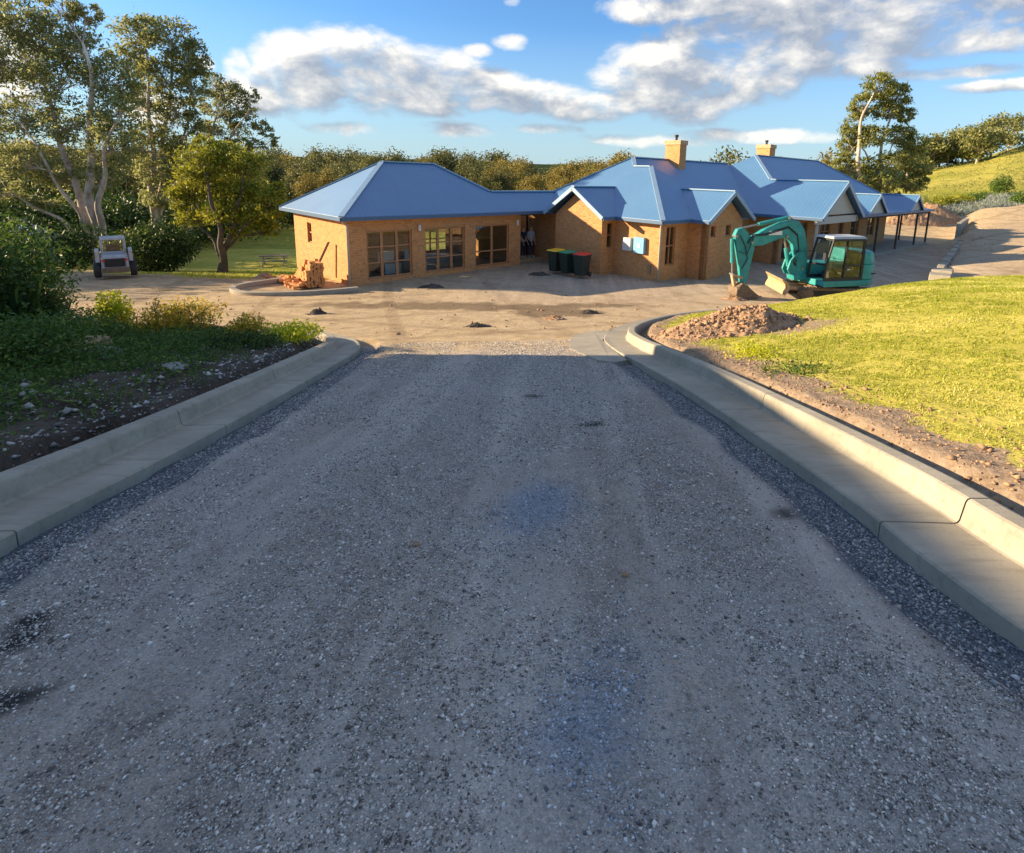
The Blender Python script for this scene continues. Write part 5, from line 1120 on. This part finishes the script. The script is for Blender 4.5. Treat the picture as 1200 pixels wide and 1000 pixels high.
def patchblue(x,y):
    v=np.zeros_like(x)
    for (px,py,rx,ry,k) in ((625,592,.30,.50,1.),(690,850,.24,.32,1.),(720,800,.30,.36,.7)):
        g=ray(px,py);kk=-1.62/(g[2]+.1626*(-g[0]*s9+g[1]*c9));P=g*kk;v=np.maximum(v,k*blob(x,y,P[0],P[1],rx,ry,-.15))
    return .8*np.clip(v*1.25+(fbm(x*4,y*4,3,111)-.5)*.5*(v>.15),0,1)
s,t=roadpts(400000,.72,11,1.0);x,y=to_xy(s,t);lane=fbm(s*2.6,t*.22,3,103)
keep=RNG.random(len(x))<np.clip(sst(.30,.62,fbm(x*1.7,y*1.7,4,101)*.6+lane*.55-.06)*.95+.10,0,1);x=x[keep];y=y[keep];t=t[keep]
sz=.0025*np.exp(RNG.normal(size=len(x))*.45)*(1+.13*t)+.0006;P=np.stack([x,y,H(x,y)+sz*.15],-1);stones('loose_gravel',P,np.minimum(sz,.016),shade=RNG.random(len(x))**1.25*.95,label='loose crushed stone over the driveway',blue=patchblue(x,y))
s,t=roadpts(900,.8,11,1.);x,y=to_xy(s,t);sz=.0085*np.exp(RNG.normal(size=len(x))*.35);stones('gravel_stones',np.stack([x,y,H(x,y)+sz*.3],-1),np.minimum(sz,.022),shade=RNG.random(len(x))*.7+.15,label='scattered larger stones on the driveway')
# coarse gravel in the trenches beside the gutters
tt=RNG.uniform(.7,10,30000);sd=RNG.random(30000)<.5;ss=np.where(sd,sL(tt)+RNG.uniform(.02,.42,30000),sR(tt)-RNG.uniform(.02,.40,30000));x,y=to_xy(ss,tt);sz=.0075*np.exp(RNG.normal(size=len(x))*.3)
stones('trench_gravel',np.stack([x,y,H(x,y)+sz*.2],-1),sz,shade=RNG.random(len(x))*.5,blue=.3,label='coarse blue-grey gravel in the trenches beside the gutters')
# rubble and stones in the bed and yard
n=5200;t=RNG.uniform(1.2,11,n);s=sL(t)-.80-RNG.random(n)**1.6*2.2;x,y=to_xy(s,t);sz=.014*np.exp(RNG.normal(size=n)*.5);stones('bed_rubble',np.stack([x,y,H(x,y)+sz*.3],-1),np.minimum(sz,.06),shade=RNG.random(n)*.55,label='stones and rubble along the edge of the garden bed')
n=2600;t=RNG.uniform(1.5,12,n);s=sR(t)+.76+RNG.random(n)**1.5*1.2;x,y=to_xy(s,t);sz=.011*np.exp(RNG.normal(size=n)*.5);stones('lawn_edge_clods',np.stack([x,y,H(x,y)+sz*.3],-1),np.minimum(sz,.05),'clod',label='dry clods of dirt along the lawn edge')
n=9000;x=RNG.uniform(-22,34,n);y=RNG.uniform(11,44,n);s,t=to_st(x,y);ok=(t>12.2)&((s<sR(t)-.1)|(t>17))&(x>-20);x=x[ok];y=y[ok];sz=.018*np.exp(RNG.normal(size=len(x))*.5);stones('yard_clods',np.stack([x,y,H(x,y)+sz*.2],-1),np.minimum(sz,.08),'clod',label='small clods of dirt over the yard')
# mounds
def mound(name,label,cx,cy,rx,ry,h,m,seed,ang=0,nl=0,cat='dirt pile',res=.05,lump=.18,group=None):
    n=int(max(rx,ry)*2.3/res)+2;g=np.linspace(-1.15,1.15,n);a,b=np.meshgrid(g,g);X=a*rx;Y=b*ry;x=cx+X*math.cos(ang)-Y*math.sin(ang);y=cy+X*math.sin(ang)+Y*math.cos(ang)
    r_=np.sqrt(a*a+b*b)+(fbm(x*1.6/max(rx,.3),y*1.6/max(rx,.3),3,seed)-.5)*.5
    prof=np.clip(1-r_**1.5,0,1);zz=h*prof*(1+lump*3*(fbm(x*3,y*3,4,seed+3)-.5))+lump*h*1.3*(fbm(x*8,y*8,3,seed+5)-.5)*(prof>0)+lump*h*.6*(vnoise(x*19,y*19,seed+7)-.5)*(prof>.02)
    z0=H(x,y);z=z0+zz-np.where(prof<=0,.06,0.);Q=np.arange(n*n).reshape(n,n);q=np.stack([Q[:-1,:-1],Q[:-1,1:],Q[1:,1:],Q[1:,:-1]],-1).reshape(-1,4)
    ok=(prof.ravel()[q]>0).any(1);q=q[ok];u,inv=np.unique(q.ravel(),return_inverse=True);V=np.stack([x,y,z],-1).reshape(-1,3)[u]
    c0=np.array([cx,cy,Hs(cx,cy)]);root=empty(name,tuple(c0));tag(root,label,cat,group);me=np_mesh('heap',V-c0,inv.reshape(-1,4));link('heap',me,root,M[m],True)
    if nl:
        d=RNG.normal(size=(nl,2))*.48;d=d[(d**2).sum(1)<1.25];X=d[:,0]*rx;Y=d[:,1]*ry;xx=cx+X*math.cos(ang)-Y*math.sin(ang);yy=cy+X*math.sin(ang)+Y*math.cos(ang)
        rr=np.sqrt((d**2).sum(1))+(fbm(xx*1.6/max(rx,.3),yy*1.6/max(rx,.3),3,seed)-.5)*.5;hz=h*np.clip(1-rr**1.5,0,1)*(1+lump*3*(fbm(xx*3,yy*3,4,seed+3)-.5))
        sz=.026*np.exp(RNG.normal(size=len(xx))*.5)*(1 if rx>1 else .6);o=stones('clods',np.stack([xx,yy,H(xx,yy)+hz+sz*.2],-1)-c0,np.minimum(sz,.085),m,.8);o.parent=root;o['kind']='stuff'
    return root
mound('dirt_pile','brown clay dirt pile at the corner of the lawn, under the excavator bucket',3.42,11.1,1.6,.95,.44,'clod',201,.25,1700)
for (px,py,Yd,rx,ry,h,lb) in ((372,376,14.9,.28,.16,.14,'small dark clod heap alone on the sunlit dirt beyond the left kerb'),(560,404,13.2,.34,.16,.10,'flat dark clod heap just beyond the shadow edge'),(690,376,15.7,.30,.2,.15,'dark clod heap left of the right kerb bend'),(650,388,14.6,.3,.25,.08,'low grey-brown clod heap left of the concrete patch'),(632,322,23.3,.45,.3,.12,'dark clod heap on the shaded yard left of the bins'),(505,345,20.,.5,.25,.1,'low dark clod heap in the middle of the yard'),(312,322,21.5,.5,.4,.2,'brown earth heap inside the kerbed island'),(860,345,19.,.5,.35,.14,'low dirt heap under the bucket teeth')):
    p=at(px,py,Yd);mound('clod_heap',lb,p[0],p[1],rx,ry,h,'darkclod' if 'dark' in lb else 'clod',int(px),.1,110,'clod heap',res=.03,lump=.35)
# rubble heaps behind the verandah
for (px,py,Yd,rx,h,lb) in ((1062,285,54,3.2,1.5,'sunlit rubble heap seen through the verandah posts'),(1092,280,56,3.,1.4,'orange rubble heap right of the verandah'),(1040,283,56,3,1.3,'orange rubble heap left of the verandah end')):
    p=at(px,py,Yd);mound('rubble_heap',lb,p[0],p[1],rx,2.0,h,'clod',int(px),.2,500,'rubble heap',res=.16)
def rockobj(name,label,p,sx,sy,sz,m,seed,cat='rock'):
    bm=bmesh.new();bmesh.ops.create_icosphere(bm,subdivisions=3,radius=1)
    rg_=np.random.default_rng(seed);pl=[(rg_.normal(size=3),rg_.uniform(.55,.85)) for _ in range(9)]
    for v in bm.verts:
        c=np.array(v.co)
        for nn,dd in pl:
            nn=nn/np.linalg.norm(nn);k=c@nn
            if k>dd:c=c-nn*(k-dd)
        v.co=(c[0]*sx,c[1]*sy,c[2]*sz)
    me=bpy.data.meshes.new(name);bm.to_mesh(me);bm.free();o=link(name,me,None,M[m]);o.location=p;tag(o,label,cat);return o
g=gpt(112,400,8.2);rockobj('garden_rock','rusty brown rock in the middle of the bed',(g[0],g[1],g[2]+.12),.36,.26,.2,'clod',3)
g=gpt(112,415,7.7);rockobj('garden_rock','grey flat stone slab leaning below the brown rock',(g[0],g[1],g[2]+.05),.42,.2,.10,'rock',4)
g=gpt(205,432,6.9);rockobj('garden_rock','small grey stone heap right of the slab',(g[0],g[1],g[2]+.03),.2,.14,.09,'rock',5)
g=gpt(35,475,5.0);rockobj('garden_rock','pale rounded stone near the left kerb',(g[0],g[1],g[2]+.02),.07,.06,.05,'rock',6)
for i,(px,py,lb) in enumerate(((733,673,'single pale brown stone on the right of the driveway'),(487,638,'small rusty stone on the middle of the driveway'))):
    g=ray(px,py);k=-1.63/(g[2]+.1626*(-g[0]*s9+g[1]*c9));p=g*k;rockobj('loose_stone',lb,(p[0],p[1],Hs(p[0],p[1])+.008),.022,.017,.014,'clod',20+i,'stone')
# ------------------------------------------------------------------ lawn blades
n=330000;t=RNG.uniform(.5,16.2,n);s=sR(t)+.85+RNG.random(n)**1.15*15;x,y=to_xy(s,t)
b_=1-sst(.25,1.15,(s-sR(t)-.78)+1.1*(fbm(x*.8,y*.8,4,61)-.5)+.9*(fbm(x*3,y*3,3,63)-.5));b_=np.maximum(b_,blob(x,y,4.3,10.6,1.6,.9)*.8)
ok=(RNG.random(n)>b_*1.25)&(x/np.maximum(y,.3)<1.3)&(fbm(x*5,y*5,3,66)>.40);x=x[ok];y=y[ok];n=len(x);z=H(x,y)
hh=(.014+.022*RNG.random(n))*(.5+1.*fbm(x*2,y*2,3,67));a=RNG.uniform(0,6.28,n);w=.0035+.0016*np.hypot(x,y)*.35;dx,dy=np.cos(a)*w,np.sin(a)*w;lx,ly=RNG.normal(size=n)*hh*.55,RNG.normal(size=n)*hh*.55
V=np.stack([np.stack([x-dx,y-dy,z-.004],-1),np.stack([x+dx,y+dy,z-.004],-1),np.stack([x+lx,y+ly,z+hh],-1)],1).reshape(-1,3);cc=np.clip(RNG.random((n,4))*.6+1.3*(fbm(x*.9,y*.9,4,68)[:,None]-.42)+.15,0,1)
me=np_mesh('lawn_grass',V,np.arange(3*n).reshape(n,3),{'lf':np.repeat(cc,3,0)});tag(link('lawn_grass',me,None,M['grassb']),'short yellow-green grass of the lawn',kind='stuff')
bush('weed_clump','darker green clump of weeds in the dirt strip of the lawn',925,440,7.1,.9,.09,'mid',900,.05,lob=6,stem=False,cat='plant')
bush('weed_clump','green clump of weeds beside the dirt pile',880,418,8.4,.9,.12,'ylw',900,.05,lob=6,stem=False,cat='plant')
n=40000;x=RNG.uniform(-26,-9,n);y=RNG.uniform(20,42,n);sx_,ty_=to_st(x,y);nc=fbm(x*.9,y*.9,4,81)-.5
ok=((y>21.8+1.3*nc-(x+14)*.15)&(x<-9.8)&(x>-19.+2*nc));x=x[ok];y=y[ok];P=np.stack([x,y,H(x,y)+.04],-1);tag(foliage('back_lawn_grass',P,.16,'grassb',asp=.12,droop=-1.4),'grass of the left lawn under the trees',kind='stuff')
# ------------------------------------------------------------------ brick pile and planks at the pavilion corner
bp=pp(uA-.75,nF-1.0,-4.2);root=empty('brick_pile',bp);tag(root,'heap of loose orange bricks stacked against the sunlit left wall','brick pile')
mb=MB();rr=random.Random(4)
def brk(c,a,tilt=0):
    Mx=Matrix.Translation(c)@Matrix.Rotation(a,4,'Z')@Matrix.Rotation(tilt,4,'X');x0,z0=.115,.038;y0=.055
    b=[Mx@Vector(p) for p in ((-x0,-y0,-z0),(x0,-y0,-z0),(x0,y0,-z0),(-x0,y0,-z0))];t_=[Mx@Vector(p) for p in ((-x0,-y0,z0),(x0,-y0,z0),(x0,y0,z0),(-x0,y0,z0))];b=[(p.x,p.y,p.z) for p in b];t_=[(p.x,p.y,p.z) for p in t_]
    fs=[b[::-1],t_]+[[b[i],b[(i+1)%4],t_[(i+1)%4],t_[i]] for i in range(4)]
    for f in fs: mb.poly(f,[(.01,.012),(.22,.012),(.22,.07),(.01,.07)])
for lay in range(12):
    z=.04+lay*.078
    for i in range(7):
        for j in range(5):
            hmax=(12,11,12,10,7,6,3)[i]-(0,0,1,0,3)[j]-rr.random()*1.6
            if lay>hmax:continue
            c=PN*(.62-i*.25+rr.uniform(-.03,.03))+PU*(-.15-j*.125+rr.uniform(-.02,.02));brk(Vector((c.x,c.y,z)),math.atan2(PN.y,PN.x)+rr.uniform(-.13,.13),rr.uniform(-.04,.04))
for k in range(46):
    c=PN*rr.uniform(-1.5,.75)+PU*rr.uniform(-1.15,-.72);brk(Vector((c.x,c.y,.04+rr.random()*.25*max(0,1.15+c.dot(PU))*2)),rr.uniform(0,3),rr.uniform(-.5,.5))
o=mb.build('bricks',M['brick'],root)
p0=pp(uA-.55,nF-1.9,-3.9);mb=MB();mb.beam((0,0,0),(PN*.55+Vector((0,0,1.15))+PU*.35),.10,.04);o=mb.build('timber_plank',M['darkbark']);o.location=p0;tag(o,'dark timber plank leaning on the wall above the brick pile','plank')
# white shed and picnic table far left
q=at(20,285,31);q[2]=Hs(q[0],q[1]);sh=empty('white_shed',tuple(q),R(20));tag(sh,'white gabled shed glimpsed between the leaves at the left edge','shed')
mb=MB();mb.hull([(-1.6,-1.2,0),(1.6,-1.2,0),(1.6,1.2,0),(-1.6,1.2,0)],[(-1.6,-1.2,1.6),(1.6,-1.2,1.6),(1.6,1.2,1.6),(-1.6,1.2,1.6)]);mb.ext([(-1.6,1.6),(1.6,1.6),(0,2.5)],-1.19,1.19);mb.build('wall',M['white'],sh)
mb=MB();mb.beam((-.9,-1.3,2.07),(-.9,1.3,2.07),2.15,.05,up=(-.49,0,.87));mb.build('roof',M['grey'],sh)
mb=MB();mb.box((-.4,-1.22,0),(.4,-1.2,1.4));mb.build('door',M['grey'],sh)
q=at(319,279,38);q[2]=Hs(q[0],q[1]);pt=empty('picnic_table',tuple(q),.4);tag(pt,'small weathered picnic table on the lawn left of the pavilion roof','picnic table')
mb=MB();mb.box((-.9,-.35,.68),(.9,.35,.73));mb.build('table_top',M['darkbark'],pt)
for s_ in (-1,1):
    mb=MB();mb.box((-.9,s_*.7-.13,.40),(.9,s_*.7+.13,.44));mb.build('bench',M['darkbark'],pt)
    mb=MB();mb.beam((s_*.65,-.7,0),(s_*.65,.2,.7),.07,.07);mb.beam((s_*.65,.7,0),(s_*.65,-.2,.7),.07,.07);mb.build('leg',M['grey'],pt)
# two cut logs/plants in the island and entry pot
g=pp(19.0,nF-.2,-4.2);r_=bush('pot_plant','low green potted plant beside the entry step',637,318,26.8,.5,.45,'lime',500,.1,lob=5,cat='plant');r_.location=(g.x,g.y,Hs(g.x,g.y))
# ------------------------------------------------------------------ sky with clouds, sun
SUN_AZ=R(-1.5);SUN_EL=R(17)
w=bpy.data.worlds.new('World');SC.world=w;w.use_nodes=True;t=NT(w.node_tree);L=w.node_tree.links;bg=w.node_tree.nodes['Background']
sky=t.n('ShaderNodeTexSky',sky_type='NISHITA');sky.sun_disc=False;sky.sun_elevation=SUN_EL
sd=np.array([-math.cos(SUN_AZ),-math.sin(SUN_AZ)])       # towards the sun
sky.sun_rotation=math.atan2(sd[0],sd[1]);sky.air_density=1.0;sky.dust_density=.2;sky.ozone_density=2.2
gen=t.n('ShaderNodeTexCoord').outputs['Generated'];sx=t.n('ShaderNodeSeparateXYZ');L.new(gen,sx.inputs[0])
az=t.m('MULTIPLY',t.m('ARCTAN2',sx.outputs[0],sx.outputs[1]),180/math.pi);el=t.m('MULTIPLY',t.m('ARCSINE',sx.outputs[2]),180/math.pi)
# cloud masses: (azimuth, elevation, half width, half height, weight)
def ae(px,py):
    r_=ray(px,py);return math.degrees(math.atan2(r_[0],r_[1])),math.degrees(math.asin(r_[2]/np.linalg.norm(r_)))
cl=[(300,105,45,34,1.0),(355,90,70,48,1.1),(430,82,80,50,1.15),(500,95,80,42,1.1),(560,105,70,28,1.),(620,115,75,22,1.),(690,125,90,20,.9),
    (280,80,22,24,.8),(450,52,28,16,.9),(560,92,16,12,.8),
    (800,95,110,52,1.1),(760,80,60,40,.9),(880,60,130,58,1.15),(990,48,120,50,1.15),(1080,30,120,48,1.1),(1000,-10,190,50,1.2),(1180,-5,120,40,1.2),(760,10,60,22,.85),(830,-10,110,40,1.),
    (400,150,40,9,.5),(530,152,50,10,.55),(630,150,50,7,.5),(600,50,20,10,.62),(560,60,18,8,.6),(600,2,12,7,.6),(700,130,50,12,.8),
    (890,160,120,10,.62),(1110,85,90,9,.66),(1175,45,60,18,.7),(1180,100,80,8,.6),(760,165,80,9,.6),(240,75,16,12,.75),(15,60,40,40,.9),(0,110,60,30,.9),(180,130,40,25,.7)]
CLO=[]
for x,y,rx,ry,wt in cl:
    a0,e0_=ae(x,y);a1,_=ae(x+rx,y);_,e1_=ae(x,y-ry);CLO.append((a0,e0_,1/abs(a1-a0),1/abs(e1_-e0_),wt))
def density(daz,de):
    cx=t.n('ShaderNodeCombineXYZ');L.new(t.m('ADD',az,daz),cx.inputs[0]);L.new(t.m('ADD',el,de),cx.inputs[1]);P=cx.outputs[0]
    mp=t.n('ShaderNodeMapping');mp.inputs['Scale'].default_value=(1,1.7,1);L.new(P,mp.inputs[0])
    nn=t.noise(mp.outputs[0],.17,8,.60,.25)
    v=None
    for a0,e0_,ia,ie,wt in CLO:
        vm=t.n('ShaderNodeVectorMath',operation='MULTIPLY_ADD');L.new(P,vm.inputs[0]);vm.inputs[1].default_value=(ia,ie,0);vm.inputs[2].default_value=(-a0*ia,-e0_*ie,0)
        dt=t.n('ShaderNodeVectorMath',operation='DOT_PRODUCT');L.new(vm.outputs[0],dt.inputs[0]);L.new(vm.outputs[0],dt.inputs[1])
        g=t.m('MULTIPLY_ADD',dt.outputs['Value'],-wt*.8,wt)
        v=g if v is None else t.m('MAXIMUM',v,g)
    v=t.m('MAXIMUM',v,t.m('SUBTRACT',t.m('MULTIPLY',t.ramp(el,22.,36.),1.25),.95))  # unseen cloud cover added high overhead to brighten and neutralise the ambient light
    v=t.m('MINIMUM',t.m('MAXIMUM',v,-.9),.62)
    return t.m('ADD',v,t.m('MULTIPLY',t.m('SUBTRACT',nn,.5),2.1))
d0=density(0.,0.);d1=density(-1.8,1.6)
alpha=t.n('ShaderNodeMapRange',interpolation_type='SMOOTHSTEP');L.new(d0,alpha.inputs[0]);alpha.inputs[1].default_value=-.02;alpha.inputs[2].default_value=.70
thick=t.ramp(d0,.1,1.1);lit=t.ramp(t.m('SUBTRACT',d0,d1),-.22,.50)
# flat grey-blue bases, warm white sunlit heads
shade=t.mix(lit,(1.5,1.68,2.0),(4.1,3.9,3.55))
shade=t.mix(t.m('MULTIPLY',t.m('SUBTRACT',1.,lit),t.m('MULTIPLY',thick,.6)),shade,(1.15,1.35,1.7))
# thin haze towards the horizon, a deeper blue overhead
hz=t.ramp(el,14.,1.);skyc=t.mix(t.m('MULTIPLY',hz,.80),sky.outputs[0],(4.4,3.9,3.4))
skyc=t.mix(1.0,skyc,(.42,.62,.82),'MULTIPLY')
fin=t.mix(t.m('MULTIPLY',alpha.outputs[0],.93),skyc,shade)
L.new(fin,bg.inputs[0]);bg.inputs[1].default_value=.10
sl_=bpy.data.lights.new('sun','SUN');sl_.energy=4.4;sl_.angle=R(.5);sl_.color=(1,.78,.50);so=bpy.data.objects.new('sun',sl_);COL.objects.link(so)
sv=Vector((sd[0]*math.cos(SUN_EL),sd[1]*math.cos(SUN_EL),math.sin(SUN_EL)));so.rotation_euler=sv.to_track_quat('Z','Y').to_euler();so.location=(-20,0,30)
# ------------------------------------------------------------------ render settings
vs=SC.view_settings;vs.view_transform='Standard';vs.look='None';vs.gamma=1;vs.exposure=1.5
SC.render.engine='CYCLES';SC.cycles.max_bounces=5;SC.cycles.diffuse_bounces=3;SC.cycles.glossy_bounces=3;SC.cycles.transparent_max_bounces=10
SC.render.resolution_x=1200;SC.render.resolution_y=1000
